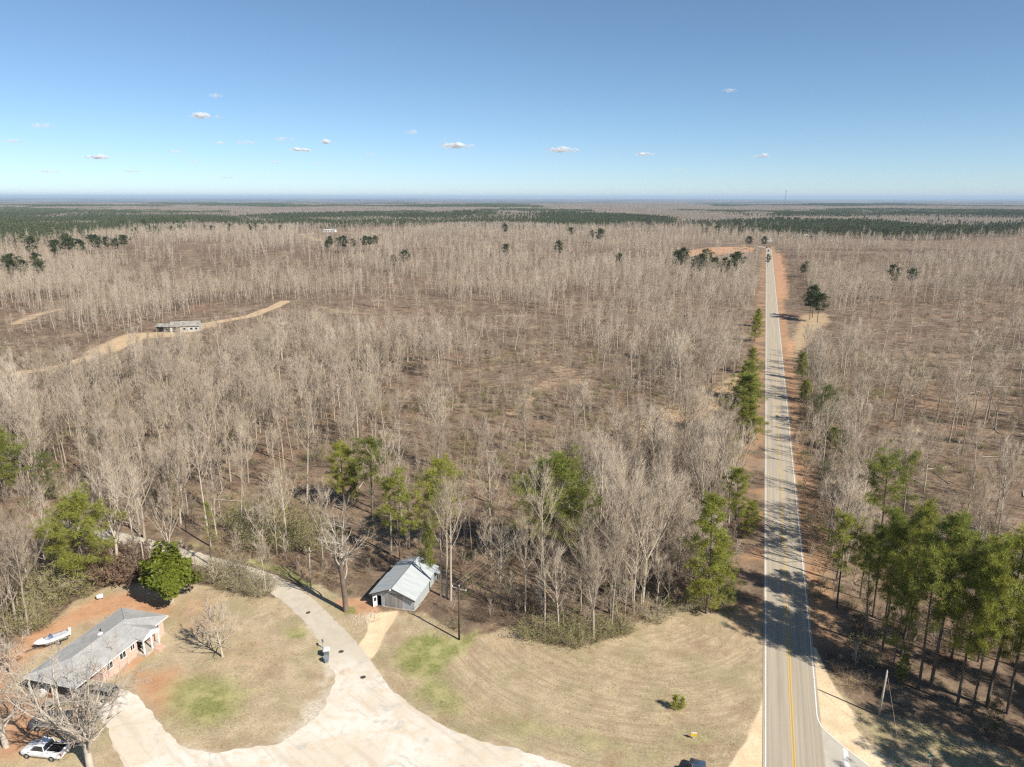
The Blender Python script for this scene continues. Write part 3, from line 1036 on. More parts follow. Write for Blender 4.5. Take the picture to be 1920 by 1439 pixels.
def pine(seed, h=20.0, base=0.5, cw=0.19, nb=40, nbl=78, tr=0.82, w=0.042, flat=False, young=False, rk=0.011, env=None, n_t=6, droop=-0.03):
    rnd = random.Random(seed)
    nr = np.random.default_rng(seed)
    v = Veg()
    p, rd = limb(v, V3(0, 0, -0.4), dirv(rnd.uniform(0, 6.3), R(rnd.uniform(87, 90))), h * 0.97, h * rk, rnd, 8, 0, 8, 0.06, 0.035, 0.16)
    az = rnd.uniform(0, 6)
    skip = rnd.uniform(0, 6.3)
    for k in range(nb):
        f = (k + rnd.random()) / nb
        t = base + (1 - base) * f
        if env:
            e = env(f)
        elif young:
            e = (1.05 - f) ** 0.8
        else:
            e = (0.55 + 0.9 * f) if f < 0.45 else (1.0 - ((f - 0.45) / 0.6) ** 2 * 0.75)
        q, rr, d = along(p, rd, min(t, 0.995))
        az += 2.4 + rnd.uniform(-0.6, 0.6)
        L = h * cw * e * rnd.uniform(0.6, 1.2) * (0.75 if abs((az - skip) % 6.283 - 3.14) > 2.4 else 1)
        el = R(rnd.uniform(-8, 22) + 42 * f)
        bp, br = limb(v, q, dirv(az, el), L, max(0.025, rr * 0.36), rnd, 4, 0, 3, 0.05 + droop, 0.14, 0.3)
        m = max(2, int(L * 1.5))
        for i in range(n_t if L > 1.6 else 3):
            tt = 0.45 + 0.55 * (i + rnd.random()) / n_t
            c, _, dd = along(bp, br, min(tt, 1))
            c = c + V3(rnd.gauss(0, 0.2), rnd.gauss(0, 0.2), rnd.gauss(0.1, 0.14)) * min(2.4, L * 0.8)
            tuft(v, c, tr * rnd.uniform(0.75, 1.25), nbl, nr, 1, w)
        if rnd.random() < 0.35 and not young:
            spray(v, bp, br, rnd, 3, 0.7, 0.02, 0)
    if not young:
        for k in range(9):             # bare dead stubs under the crown
            q, rr, d = along(p, rd, rnd.uniform(0.18, base))
            v.twig(q, q + dirv(rnd.uniform(0, 6.3), R(rnd.uniform(-15, 20))) * rnd.uniform(0.6, 2.0), 0.035, 0)
    for _ in range(4):
        tuft(v, p[-1] + V3(rnd.gauss(0, 0.25), rnd.gauss(0, 0.25), rnd.uniform(-0.4, 0.3)), tr, nbl, nr, 1, w)
    return v


def leafy(seed, h=9.0, w=4.2, n=1250, leaf=0.5, base=0.08):
    """broad evergreen crown: whorls of big leaves at the ends of many shoots, open where the boughs part"""
    rnd = random.Random(seed)
    nr = np.random.default_rng(seed)
    v = Veg()
    for k in range(3):
        limb(v, V3(rnd.uniform(-.3, .3), rnd.uniform(-.3, .3), -0.2), dirv(k * 2.1, R(80)), h * 0.8, 0.16, rnd, 6, 0, 6, 0.08, 0.09, 0.2)
    bumps = [(dirv(rnd.uniform(0, 6.3), math.asin(rnd.uniform(-0.4, 0.97))), rnd.uniform(0.16, 0.36), rnd.uniform(0.18, 0.34)) for _ in range(34)]
    for k in range(n):
        d = dirv(rnd.uniform(0, 6.283), math.asin(rnd.uniform(-0.55, 1)))
        rr = 0.72
        for bd, amp, wd in bumps:
            rr += amp * math.exp(-(1 - float(np.dot(d, bd))) / (wd * wd * 0.5)) * 0.9
        rr = min(rr - 0.10, 1.16)
        q = rnd.uniform(0.70, 1.0) ** 0.6 * rr
        sx = w * (1 if d[2] > 0 else 0.92)
        c = V3(d[0] * sx * q, d[1] * sx * q, h * base + h * 0.43 + d[2] * h * 0.47 * q)
        if c[2] < 0.3:
            continue
        m = 8
        a = np.linspace(0, 6.283, m, False) + rnd.uniform(0, 6)
        ax = d * 0.8 + V3(rnd.gauss(0, .3), rnd.gauss(0, .3), 0.35)
        ax /= np.linalg.norm(ax)
        s = np.cross(ax, V3(0.3, 0.5, 0.8))
        s /= np.linalg.norm(s)
        t = np.cross(ax, s)
        e = s[None] * np.cos(a)[:, None] + t[None] * np.sin(a)[:, None] + ax[None] * nr.uniform(0.1, 0.9, (m, 1))
        e /= np.linalg.norm(e, axis=1, keepdims=True)
        side = np.cross(e, ax[None])
        side /= np.linalg.norm(side, axis=1, keepdims=True) + 1e-9
        L = leaf * nr.uniform(0.7, 1.2, (m, 1))
        v.blades(np.stack([c + e * 0.03, c + e * L * 0.5 + side * L * 0.22, c + e * L, c + e * L * 0.5 - side * L * 0.22], 1), 1)
        if k % 9 == 0:
            v.twig(V3(c[0] * 0.35, c[1] * 0.35, h * 0.3 + c[2] * 0.45), c, 0.05, 0)
    return v


def thicket(seed, h=2.6, w=2.2, ns=70, leaves=0, lw=0.09, arch=0.5, mat_t=0, twr=0.016):
    """a mound of arching stems, with or without small leaves"""
    rnd = random.Random(seed)
    nr = np.random.default_rng(seed)
    v = Veg()
    for k in range(ns):
        a = rnd.uniform(0, 6.283)
        p = V3(math.cos(a), math.sin(a), 0) * w * 0.55 * math.sqrt(rnd.random()) + V3(0, 0, -0.1)
        L = h * rnd.uniform(0.6, 1.15)
        d = dirv(a + rnd.uniform(-1, 1), R(rnd.uniform(45, 85)))
        for q in range(3):
            d2 = d + V3(rnd.gauss(0, .2), rnd.gauss(0, .2), -arch * 0.35 * q)
            d2 /= np.linalg.norm(d2)
            e = p + d2 * L / 2.6
            if q < 2:
                v.seg(p, e, twr * 1.5 / (q + 1), twr * 1.5 / (q + 2), 3, mat_t)
            else:
                v.twig(p, e, twr * 0.6, mat_t)
            for _ in range(3):
                z = p + (e - p) * rnd.random()
                f = d2 + V3(rnd.gauss(0, .7), rnd.gauss(0, .7), rnd.gauss(0.1, .4))
                f /= np.linalg.norm(f)
                v.twig(z, z + f * L * rnd.uniform(0.15, 0.4), twr * 0.7, mat_t)
                if leaves:
                    tuft(v, z + f * L * 0.2, L * 0.2, leaves, nr, 1, lw, 0.8, 0.1, 0.3, 1.2)
            p, d = e, d2
    return v


def grass_tuft(seed, h=0.45, w=0.3, n=26, bw=0.035, elr=(35, 88)):
    nr = np.random.default_rng(seed)
    v = Veg()
    a = nr.uniform(0, 6.283, n)
    r = w * np.sqrt(nr.uniform(0, 1, n)) * 0.5
    p = np.stack([np.cos(a) * r, np.sin(a) * r, np.full(n, -0.02)], 1)
    el = nr.uniform(R(elr[0]), R(elr[1]), n)
    a2 = a + nr.normal(0, 0.8, n)
    d = np.stack([np.cos(a2) * np.cos(el), np.sin(a2) * np.cos(el), np.sin(el)], 1)
    s = np.stack([-np.sin(a2 + 0.5), np.cos(a2 + 0.5), np.zeros(n)], 1) * bw / 2
    L = (h * nr.uniform(0.5, 1.2, n))[:, None]
    v.blades(np.stack([p - s, p + s, p + d * L], 1), 0)
    return v


# ------------------------------------------------------------------ scattering of what nobody could count
def proto(name, me):
    return bpy.data.objects.new(name, me)          # never linked to the scene: only a source of shape


def scatter(name, X, Y, rot, scl, protos, seed=1, sink=0.0, tilt=0.0):
    n = len(X)
    r_ = np.random.default_rng(seed)
    V = np.stack([X, Y, terrain(X, Y) - sink], 1)
    me = bpy.data.meshes.new(name)
    me.vertices.add(n)
    me.vertices.foreach_set('co', V.astype(np.float32).ravel())
    for k, t, vals in (('rot', 'FLOAT_VECTOR', None), ('scl', 'FLOAT', scl), ('var', 'INT', r_.integers(0, len(protos), n))):
        at = me.attributes.new(k, t, 'POINT')
        if k == 'rot':
            e = np.stack([r_.normal(0, tilt, n), r_.normal(0, tilt, n), rot], 1)
            at.data.foreach_set('vector', e.astype(np.float32).ravel())
        else:
            at.data.foreach_set('value', np.asarray(vals, np.int32 if t == 'INT' else np.float32))
    o = bpy.data.objects.new(name, me)
    COL.objects.link(o)
    ng = bpy.data.node_groups.new(name, 'GeometryNodeTree')
    ng.interface.new_socket('Geometry', in_out='INPUT', socket_type='NodeSocketGeometry')
    ng.interface.new_socket('Geometry', in_out='OUTPUT', socket_type='NodeSocketGeometry')
    gi, go = ng.nodes.new('NodeGroupInput'), ng.nodes.new('NodeGroupOutput')
    iop = ng.nodes.new('GeometryNodeInstanceOnPoints')
    jn = ng.nodes.new('GeometryNodeJoinGeometry')
    for p in protos:
        oi = ng.nodes.new('GeometryNodeObjectInfo')
        oi.inputs['Object'].default_value = p
        ti = ng.nodes.new('GeometryNodeGeometryToInstance')
        ng.links.new(oi.outputs['Geometry'], ti.inputs[0])
        ng.links.new(ti.outputs[0], jn.inputs[0])

    def na(nm, t):
        a = ng.nodes.new('GeometryNodeInputNamedAttribute')
        a.data_type = t
        a.inputs['Name'].default_value = nm
        return a.outputs['Attribute']
    ng.links.new(gi.outputs[0], iop.inputs['Points'])
    ng.links.new(jn.outputs[0], iop.inputs['Instance'])
    iop.inputs['Pick Instance'].default_value = True
    ng.links.new(na('var', 'INT'), iop.inputs['Instance Index'])
    ng.links.new(na('rot', 'FLOAT_VECTOR'), iop.inputs['Rotation'])
    ng.links.new(na('scl', 'FLOAT'), iop.inputs['Scale'])
    ng.links.new(iop.outputs[0], go.inputs[0])
    md = o.modifiers.new('scatter', 'NODES')
    md.node_group = ng
    return tag(o, kind='stuff')


def jgrid(g, y0, y1, seed, half=0.76, pad=22, x0=None, x1=None):
    """jittered grid over the wedge the camera could see"""
    r_ = np.random.default_rng(seed)
    xm_ = half * y1 + pad
    xs = np.arange(-xm_ if x0 is None else x0, xm_ if x1 is None else x1, g)
    ys = np.arange(y0, y1, g)
    X, Y = np.meshgrid(xs, ys)
    X = X.ravel() + r_.uniform(-0.48, 0.48, X.size) * g
    Y = Y.ravel() + r_.uniform(-0.48, 0.48, Y.size) * g
    k = np.abs(X) < half * Y + pad
    return X[k], Y[k], r_


HOUSE_C = np.array([-56.3, 85.05])
BARN_C = np.array([-16.9, 103.1])


THICK = [(poly(p), 3.0, 1.15) for p in (
    [(1010, 1170), (1000, 1090), (1100, 1000), (1110, 900), (1250, 850), (1350, 860), (1370, 1000), (1345, 1130), (1230, 1140), (1160, 1175), (1090, 1195)],
    [(-60, 1230), (-60, 960), (60, 950), (110, 1040), (140, 1080), (70, 1130), (40, 1200)],
    [(1508, 840), (1520, 700), (1560, 760), (1620, 900), (1640, 1000), (1600, 1100), (1555, 1110)],
    [(1640, 1300), (1640, 1190), (1960, 1180), (1960, 1380), (1880, 1370), (1750, 1340)])]


def THICK_K(X, Y):
    return zone(X, Y, THICK)


def wood_density(X, Y):
    """how thick the woods stand, 0 to 1"""
    d = 0.20 + 1.05 * sstep(0.40, 0.62, fbm(X, Y, 75, 41, 3))
    d *= 0.5 + 0.85 * sstep(0.35, 0.6, fbm(X, Y, 19, 43, 2))
    ro = road_off(X, Y)
    nearr = Y < 960
    west = sstep(-13.5 + 5 * vnoise(X, Y, 13, 9) - 0, -16 + 5 * vnoise(X, Y, 13, 9), ro)
    east = sstep(7.5, 10.0, ro - 3 * vnoise(X, Y, 11, 8) - np.where((Y > 380) & (Y < 860), 14, 0))
    d = np.where(nearr, d * np.maximum(np.where(ro < 0, west, 0), np.where(ro > 0, east, 0)), d)
    for P in (FIELD, FIELD_E):
        d *= sstep(-0.5, 2.0, sdist(X, Y, P))
    d *= sstep(0.5, 3.0, sdist(X, Y, GRAVEL))
    for P in CLEAR:
        b = (X > P[:, 0].min()) & (X < P[:, 0].max()) & (Y > P[:, 1].min()) & (Y < P[:, 1].max())
        if b.any():
            d[b] = np.where(inside(X[b], Y[b], P), d[b] * 0.04, d[b])
    d *= 1 - zone(X, Y, LOGGED)
    d = np.maximum(d, THICK_K(X, Y))
    d *= 1 - np.clip(np.maximum(tracks(X, Y, 2.5, 1.0), tracks(X, Y + 7, 4.0, 1.0)), 0, 1)
    for c, rr in ((HOUSE_C, 15), (BARN_C, 10)):
        d *= sstep(rr - 2, rr + 1, np.hypot(X - c[0], Y - c[1]))
    return d
# ------------------------------------------------------------------ prototypes
def split_parts(v, name, mats):
    """trunk mesh and crown mesh of one plant"""
    return [('trunk', v.mesh(name + '_trunk', [mats[0]], {0})), ('crown', v.mesh(name + '_crown', [mats[1]], {1}))]


BARE = []        # (height, kind word, parts, veg)
for k, kw in enumerate((
        dict(h=17, base=0.45, nb=19, spread=0.26), dict(h=18, base=0.52, nb=17, spread=0.23), dict(h=15, base=0.34, nb=20, spread=0.32),
        dict(h=16, base=0.40, nb=22, spread=0.30, el=(30, 60)), dict(h=17, fork=True, nb=18, spread=0.26), dict(h=15, fork=True, nb=20, spread=0.30),
        dict(h=19, base=0.58, nb=14, spread=0.20, rk=0.011), dict(h=13, base=0.25, nb=22, spread=0.30, rk=0.010, twl=0.95),
        dict(h=18, base=0.48, nb=15, spread=0.24, dens=0.7), dict(h=12, base=0.35, nb=14, spread=0.24, rk=0.009, dens=0.8))):
    v = bare_tree(100 + k, **kw)
    word = 'forked' if kw.get('fork') else ('slim' if kw['spread'] < 0.25 else 'broad-crowned')
    BARE.append((kw['h'], word, split_parts(v, 'bare_tree', [M_BARK, M_TWIG]), v))
bare_full = [proto('bare_wood_source', v.mesh('bare_wood', [M_BARK, M_TWIG])) for _, _, _, v in BARE]
bare_mid = [proto('bare_wood_source', bare_lod(200 + k, h, bs, nb + 4, sp * 1.15, 6, 0.034).mesh('bare_wood_middle', [M_BARK, M_TWIG]))
            for k, (h, bs, nb, sp) in enumerate(((16, .45, 15, .24), (18, .5, 14, .21), (14, .3, 16, .28), (15, .4, 17, .27), (18, .55, 12, .19), (12, .25, 15, .27), (17, .4, 16, .23), (15, .5, 12, .22)))]
bare_far = [proto('bare_wood_source', bare_lod(300 + k, h, bs, nb + 3, sp * 1.15, 3, 0.085, 0.014).mesh('bare_wood_far', [M_BARK, M_TWIG]))
            for k, (h, bs, nb, sp) in enumerate(((16, .42, 10, .24), (17, .5, 9, .21), (13, .3, 11, .28), (15, .4, 11, .26), (16, .55, 8, .2), (12, .25, 10, .27)))]

PINEV = {
    'tall': pine(1, 20, 0.45, 0.185, 38), 'tall2': pine(2, 20, 0.38, 0.20, 40), 'tall3': pine(3, 20, 0.49, 0.215, 36, env=lambda f: 0.75 + 0.55 * math.sin(f * 3.0) - 0.45 * f),
    'broad': pine(4, 16, 0.34, 0.27, 64, 70, 0.8, w=0.045, env=lambda f: 0.7 + 0.75 * math.sin(min(1, f * 1.12) * 2.7) - 0.35 * f ** 3),
    'flat': pine(5, 18, 0.56, 0.24, 30, env=lambda f: 0.8 + 0.45 * math.sin(f * 2.6)),
    'full': pine(6, 18, 0.10, 0.20, 58, 66, 0.74, w=0.045, young=True, env=lambda f: (0.75 + 0.5 * math.sin(f * 2.2)) * (1.08 - f) ** 0.45),
    'full2': pine(7, 15, 0.16, 0.25, 52, 66, 0.74, w=0.045, young=True, env=lambda f: (0.8 + 0.35 * math.sin(f * 2.4)) * (1.08 - f) ** 0.5),
    'open': pine(8, 15, 0.38, 0.24, 24, 66, 0.7, w=0.045, env=lambda f: 0.85 + 0.3 * math.sin(f * 2.5) - 0.4 * f * f),
    'slim': pine(9, 14, 0.45, 0.12, 20, 24, 0.55),
    'cedar': pine(10, 9, 0.10, 0.30, 52, 24, 0.50, young=True, env=lambda f: (0.7 + 0.6 * math.sin(f * 2.3)) * (1.1 - f) ** 0.4),
}
PH = dict(tall=20, tall2=20, tall3=20, broad=16, flat=18, full=18, full2=15, open=15, slim=14, cedar=9)
PPART = {k: split_parts(v, 'pine', [M_BARKD, M_PINED if k == 'cedar' else M_PINE]) for k, v in PINEV.items()}
PPART['bush'], PH['bush'] = split_parts(PINEV['cedar'], 'pine', [M_BARKD, M_PINEM]), 9
PMID = [pine(20 + k, 18, b_, c_, 34, 20, 1.15, w=0.22, n_t=5) for k, (b_, c_) in enumerate(((.48, .25), (.4, .27), (.52, .30)))]
PMIDP = [split_parts(v, 'mid_pine', [M_BARKD, M_PINED]) for v in PMID]

PINES = [
    # base u, v, top u, v, shape, width factor, label
    (16, 945, 12, 822, 'broad', 1.0, 'dark green pine cut by the picture edge, in the bare wood up from the boat'),
    (97, 940, 87, 850, 'bush', 1.1, 'dark rounded bushy evergreen alone among bare trees, up the slope from the boat'),
    (158, 1106, 150, 945, 'broad', 1.22, 'bright green round-crowned pine behind the boat and brick house'),
    (156, 1112, 158, 1052, 'open', 0.8, 'small yellow green pine at the foot of the round-crowned pine'),
    (397, 1062, 387, 934, 'slim', 1.1, 'thin dark-trunked pine standing beside the gravel lane'),
    (648, 960, 652, 832, 'tall2', 1.2, 'dark pine of a close pair in the wood above the silver-limbed oak'),
    (700, 965, 692, 820, 'tall3', 1.25, 'taller grey-green pine of a close pair above the silver-limbed oak'),
    (665, 950, 668, 868, 'full2', 0.7, 'low bushy pine tucked between the two close pines'),
    (752, 1050, 757, 893, 'open', 1.2, 'thin twisted pine with tufted crown behind the metal barn'),
    (810, 1040, 800, 905, 'open', 1.2, 'dark loose pine behind the metal barn, next to the bright-topped pine'),
    (832, 1030, 836, 862, 'tall2', 1.25, 'bright-topped tall pine rising behind the metal barn'),
    (806, 1085, 800, 958, 'full2', 0.5, 'narrow low green pine right against the back of the barn'),
    (1036, 1060, 1047, 868, 'broad', 1.25, 'big bright green open pine standing alone above the mown field'),
    (1085, 1045, 1090, 915, 'open', 1.25, 'leaning bright green pine touching the big open pine above the field'),
    (1325, 1150, 1312, 925, 'full', 1.05, 'tall pine green to the ground at the corner of field and highway'),
    (1350, 1130, 1345, 1005, 'full2', 0.9, 'shorter pine leafy to the ground, against the tall corner pine'),
    (1376, 1010, 1378, 876, 'tall2', 0.95, 'dark pine with bare lower trunk on the field side of the highway'),
    (1404, 1005, 1398, 940, 'full2', 1.0, 'small pine almost touching the highway verge'),
    (1375, 868, 1372, 815, 'full2', 1.0, 'small rounded dark pine on the field side, below the bright verge pines'),
    (1386, 822, 1382, 700, 'full2', 1.75, 'bright bushy pine hanging over the highway verge on the field side'),
    (1404, 828, 1408, 752, 'full2', 1.0, 'yellow green pine closest to the tarmac on the field side'),
    (1402, 750, 1402, 676, 'full2', 1.6, 'bright pine farther up the highway verge, above the bushy bright one'),
    (1415, 640, 1410, 588, 'full2', 1.1, 'pale green pine on the field side verge, where tree shadows cross the highway'),
    (1412, 702, 1410, 652, 'full2', 1.2, 'small pine squeezed between the bright verge pines and the pale one above'),
    (1420, 612, 1419, 578, 'full2', 1.2, 'tiny dark pine on the field side verge near the band of tree shadows'),
    (1508, 752, 1508, 712, 'full2', 1.2, 'low green pine on the far highway bank, under the small dark verge pine'),
    (1532, 782, 1532, 742, 'bush', 1.2, 'low bushy evergreen on the far highway bank beside the dark rounded pine'),
    (1556, 842, 1556, 800, 'full2', 1.2, 'small green pine on the far highway bank, below the dark rounded pine'),
    (1545, 900, 1545, 862, 'bush', 1.1, 'small dark evergreen under grey trees, up the bank from the slender verge pine'),
    (1570, 1138, 1572, 962, 'tall3', 0.85, 'slender pine with long bare trunk, first by the highway on the far side'),
    (1648, 1060, 1650, 866, 'flat', 1.15, 'umbrella-shaped pine standing above the pine stand across the highway'),
    (1504, 712, 1502, 660, 'full2', 1.0, 'small dark pine by the far highway verge, higher up the road'),
    (1548, 800, 1550, 722, 'bush', 1.3, 'dark rounded pine across the highway, between umbrella pine and the small verge pine'),
    (1578, 862, 1578, 806, 'bush', 1.2, 'low dark pine half hidden by grey trees across the highway'),
    (1655, 1218, 1642, 985, 'tall', 1.0, 'dark pine at the highway corner of the pine stand'),
    (1690, 1232, 1692, 943, 'tall2', 1.0, 'tallest dark pine of the stand across the highway'),
    (1722, 1292, 1702, 1012, 'tall3', 1.0, 'stout pine in front of the stand, just behind the guyed pole'),
    (1746, 1288, 1747, 963, 'tall', 1.1, 'tall spreading pine in the middle of the stand'),
    (1796, 1322, 1782, 1035, 'tall2', 1.0, 'thick-trunked pine with bright crown at the front of the stand'),
    (1822, 1342, 1808, 1052, 'tall', 0.8, 'thin pine beside the dark cedar, front edge of the stand'),
    (1852, 1325, 1862, 996, 'tall3', 1.1, 'broad dark-topped pine behind the dark cedar'),
    (1890, 1338, 1906, 1027, 'tall2', 1.0, 'last full pine of the stand before the picture edge'),
    (1638, 1155, 1634, 985, 'tall3', 1.0, 'pine on the highway edge of the stand, beside its corner pine'),
    (1614, 1122, 1616, 1000, 'tall', 1.0, 'smaller pine behind the slender verge pine, toward the stand'),
    (1662, 1165, 1664, 962, 'tall2', 1.1, 'tall pine at the back of the stand, below the umbrella pine'),
    (1705, 1185, 1722, 985, 'tall', 0.95, 'pine at the back of the stand, toward the highway'),
    (1785, 1235, 1795, 1002, 'tall3', 0.95, 'pine at the back of the stand, in the middle'),
    (1835, 1240, 1835, 1012, 'tall', 0.9, 'pine at the back of the stand, away from the highway'),
    (1925, 1300, 1945, 1040, 'tall2', 1.0, 'pine cut off by the picture edge beside the stand'),
    (1672, 1268, 1660, 1092, 'open', 0.8, 'short thin pine low in front of the stand near the pole'),
    (1625, 1205, 1612, 1035, 'slim', 1.1, 'slim dark pine between the slender verge pine and the stand'),
    (1690, 1278, 1686, 1228, 'full2', 0.7, 'light green young pine directly behind the guyed pole'),
    (1857, 1385, 1851, 1308, 'cedar', 0.75, 'dense black-green cedar in shade at the foot of the stand'),
]
occupied = []
FRONT = []      # kept open on the near side of a tree that shows clear in the wood
for i, (bu, bv, tu, tv, sh, wf, lab) in enumerate(PINES):
    x, y = gp(bu, bv)
    z = float(terrain(x, y))
    h = max(2.5, gpz(tv, y) - z)
    s = h / PH[sh]
    wf = wf * 0.87 if sh.startswith('tall') and bu > 1600 else wf
    plant_copy('cedar_tree' if 'cedar in' in lab or 'evergreen' in lab else 'pine_tree', PPART[sh], (x, y, z), (i * 2.399) % 6.28, (s ** 0.5 * wf * (0.95 if s < 1 else 1) if sh not in ('cedar', 'bush') else s * wf, s), lab, 'tree', 'pines standing near the road and yard')
    occupied.append((x, y, 2.2))
    FRONT.append((x, y, 5.0 if i < 5 else 3.9 if sh in ('broad', 'full', 'flat') else 3.0, 30.0 if i < 5 else 16.0))

MIDP = [  # centre u, v of the feet, number, spread in metres, height, label
    (752, 512, 2, 8, 17, 'dark round pine of a lone pair amid the wide bare wood', 'lone pair of dark pines in the bare wood'),
    (655, 474, 9, 34, 17, 'dark pine in the clump before the long white building', 'pine clump before the long white building'),
    (1275, 512, 2, 7, 22, 'dark pine standing a little apart from the long clump below the red clay', 'two pines apart from the long clump'),
    (1360, 524, 11, 40, 19, 'dark pine in the long clump below the red clay cut', 'long pine clump below the red clay cut'),
    (30, 532, 8, 36, 20, 'dark pine in the clump at the edge of the picture, above the pale dirt track', 'pine clump above the dirt track'),
    (190, 480, 8, 42, 20, 'dark pine in the loose row below the big pine wood', 'loose pine row below the big pine wood'),
    (115, 495, 5, 30, 22, 'dark narrow pine at the end of the loose row', 'narrow pines ending the loose row'),
    (1505, 600, 5, 16, 17, 'dark pine in the knot of pines by the far highway verge', 'knot of pines by the far highway verge'),
    (1488, 520, 3, 30, 14, 'small dark pine edging the orange verge of the highway', 'small pines edging the orange verge'),
    (1372, 440, 5, 60, 18, 'dark pine on the skyline of the bare wood near the far end of the highway', 'pines near the far end of the highway'),
    (1422, 470, 4, 26, 18, 'dark pine beside the far end of the highway', 'pines beside the far end of the highway'),
    (1425, 500, 3, 22, 10, 'low dark pine on the field side of the highway, below the parked digger', 'low pines on the verge below the digger'),
    (1695, 545, 2, 14, 17, 'dark pine of a pair across the highway, in the middle of the bare wood', 'pair of pines across the highway'),
    (1095, 452, 4, 45, 17, 'dark scattered pine in the bare wood below the straight pine belt', 'scattered pines below the pine belt'),
    (1120, 460, 1, 4, 22, 'large dark pine by itself below the scattered pines', 'large lone pine below the scattered pines'),
    (945, 448, 1, 4, 20, 'small isolated dark pine above the logged clearing', 'isolated pine above the logged clearing'),
    (945, 492, 1, 4, 17, 'thin greyish pine in the logged clearing', 'thin pine in the logged clearing'),
    (1045, 488, 1, 4, 17, 'small dim pine in the pale woods beyond the straw bank', 'small dim pine beyond the straw bank'),
    (1155, 512, 1, 4, 15, 'faint thin pine in the pale woods near the highway', 'faint thin pine near the highway'),
    (410, 440, 6, 90, 17, 'dark pine at the ragged end of the big pine wood', 'pines at the ragged end of the pine wood'),
    (255, 432, 5, 70, 17, 'dark pine just outside the big pine wood', 'pines just outside the pine wood'),
    (490, 442, 4, 40, 15, 'low dark pine in the pale strip below the pine belt', 'low pines below the pine belt'),
]
_r = random.Random(5)
for (u, v_, n, spd, h, lab, grp) in MIDP:
    cx, cy_ = gp(u, v_)
    for k in range(n):
        a = k * 2.4 + _r.uniform(-.4, .4)
        q = spd * math.sqrt((k + 0.3) / n)
        x, y = cx + math.cos(a) * q, cy_ + math.sin(a) * q * 0.7
        if k and abs(road_off(x, y)) < 12 and y < 960:
            continue
        hh = h * _r.uniform(0.8, 1.12)
        j = _r.randrange(3)
        plant_copy('pine_tree', PMIDP[j], (x, y, float(terrain(x, y))), _r.uniform(0, 6), (hh / 18 * _r.uniform(1.0, 1.35), hh / 18), lab, 'tree', grp)
        occupied.append((x, y, 3.0))

# ------------------------------------------------------------------ single broad-leaved trees
def one_tree(name, v, mats, bu, bv, rz, h, h0, wf, lab, cat='tree', grp=None):
    x, y = gp(bu, bv)
    s = h / h0
    o = plant_copy(name, split_parts(v, name, mats), (x, y, float(terrain(x, y))), rz, (s * wf, s), lab, cat, grp)
    occupied.append((x, y, 3.0))
    return o


mag = leafy(77)
one_tree('magnolia', mag, [M_BARK, M_MAG], 322, 1130, 0.4, 9.6, 9, 1.02, 'dense glossy green magnolia behind the brick house', 'tree')
yt = bare_tree(505, 7, base=0.2, nb=28, spread=0.42, rk=0.02, twl=0.95, twr=0.026, el=(22, 60), dens=1.3)
one_tree('bare_yard_tree', yt, [M_BARK, M_TWIG], 419, 1233, 2.0, 7.2, 7, 1.15, 'small bare tree alone on the lawn, casting a spidery shadow', 'tree')


def dead_tree(seed, h=13, n=13, r=0.42, tf=0.30, els=(22, 74), lm=0, lk=(0.5, 0.82), dn=1):
    rnd = random.Random(seed)
    v = Veg()
    p, rd = limb(v, V3(0, 0, -0.3), dirv(1.0, R(88)), h * tf, r, rnd, 9, 0, 3, 0.05, 0.05, 0.85)
    a0 = rnd.uniform(0, 6.3)
    for k in range(n):
        el = R(rnd.uniform(*els))
        bp, br = limb(v, along(p, rd, rnd.uniform(0.55, 1.0))[0], dirv(a0 + k * 2.4, el), h * rnd.uniform(*lk), r * rnd.uniform(0.3, 0.55), rnd, 6, lm, 7, 0.05, 0.26, 0.12)
        for q in range(int(12 * dn)):
            t = rnd.uniform(0.25, 1)
            c, rr, d = along(bp, br, t)
            d = d / np.linalg.norm(d)
            e = d + V3(rnd.gauss(0, 0.7), rnd.gauss(0, 0.7), rnd.gauss(0.1, 0.5))
            e /= np.linalg.norm(e)
            sp, sr = limb(v, c, e, h * rnd.uniform(0.10, 0.24), max(0.035, rr * 0.6), rnd, 5, 1, 4, 0.03, 0.35, 0.3)
            for w in range(int(5 * dn + .5)):
                c2, r2, d2 = along(sp, sr, rnd.uniform(0.3, 1))
                d2 = d2 / np.linalg.norm(d2)
                f = d2 + V3(rnd.gauss(0, 0.8), rnd.gauss(0, 0.8), rnd.gauss(0.1, 0.6))
                f /= np.linalg.norm(f)
                s3, q3 = limb(v, c2, f, h * rnd.uniform(0.04, 0.09), max(0.02, r2 * 0.55), rnd, 4, 1, 3, 0.0, 0.4, 0.4)
                spray(v, s3, q3, rnd, 3, 0.7, 0.02, 1, 0.1)
    return v


one_tree('bare_oak', dead_tree(503, 19, 8, 0.42, 0.50, (46, 84), 1, (0.28, 0.5), 0.62), [M_BARKD, M_DEADW], 650, 1147, 1.2, 19.0, 19, 1.0, 'big dark-trunked bare oak with silvery forked limbs beside the gravel lane', 'tree')
one_tree('dead_tree', dead_tree(521, 13, 14, 0.40, 0.26, (28, 80)), [M_DEADW, M_DEADW], 172, 1443, 0.6, 15.0, 13, 0.92, 'silver dead tree with crooked limbs between the white pickup and the pale drive', 'tree')
one_tree('dead_tree', dead_tree(531, 11, 8, 0.3), [M_DEADW, M_DEADW], 14, 1402, 2.6, 12.5, 11, 1.05, 'silver dead tree cut by the picture edge, its limbs over the red clay', 'tree')
one_tree('dead_tree', dead_tree(541, 9, 5, 0.2), [M_DEADW, M_DEADW], 22, 1268, 4.0, 8.0, 9, 0.8, 'small forked dead tree on the clay beside the carport end of the house', 'tree')
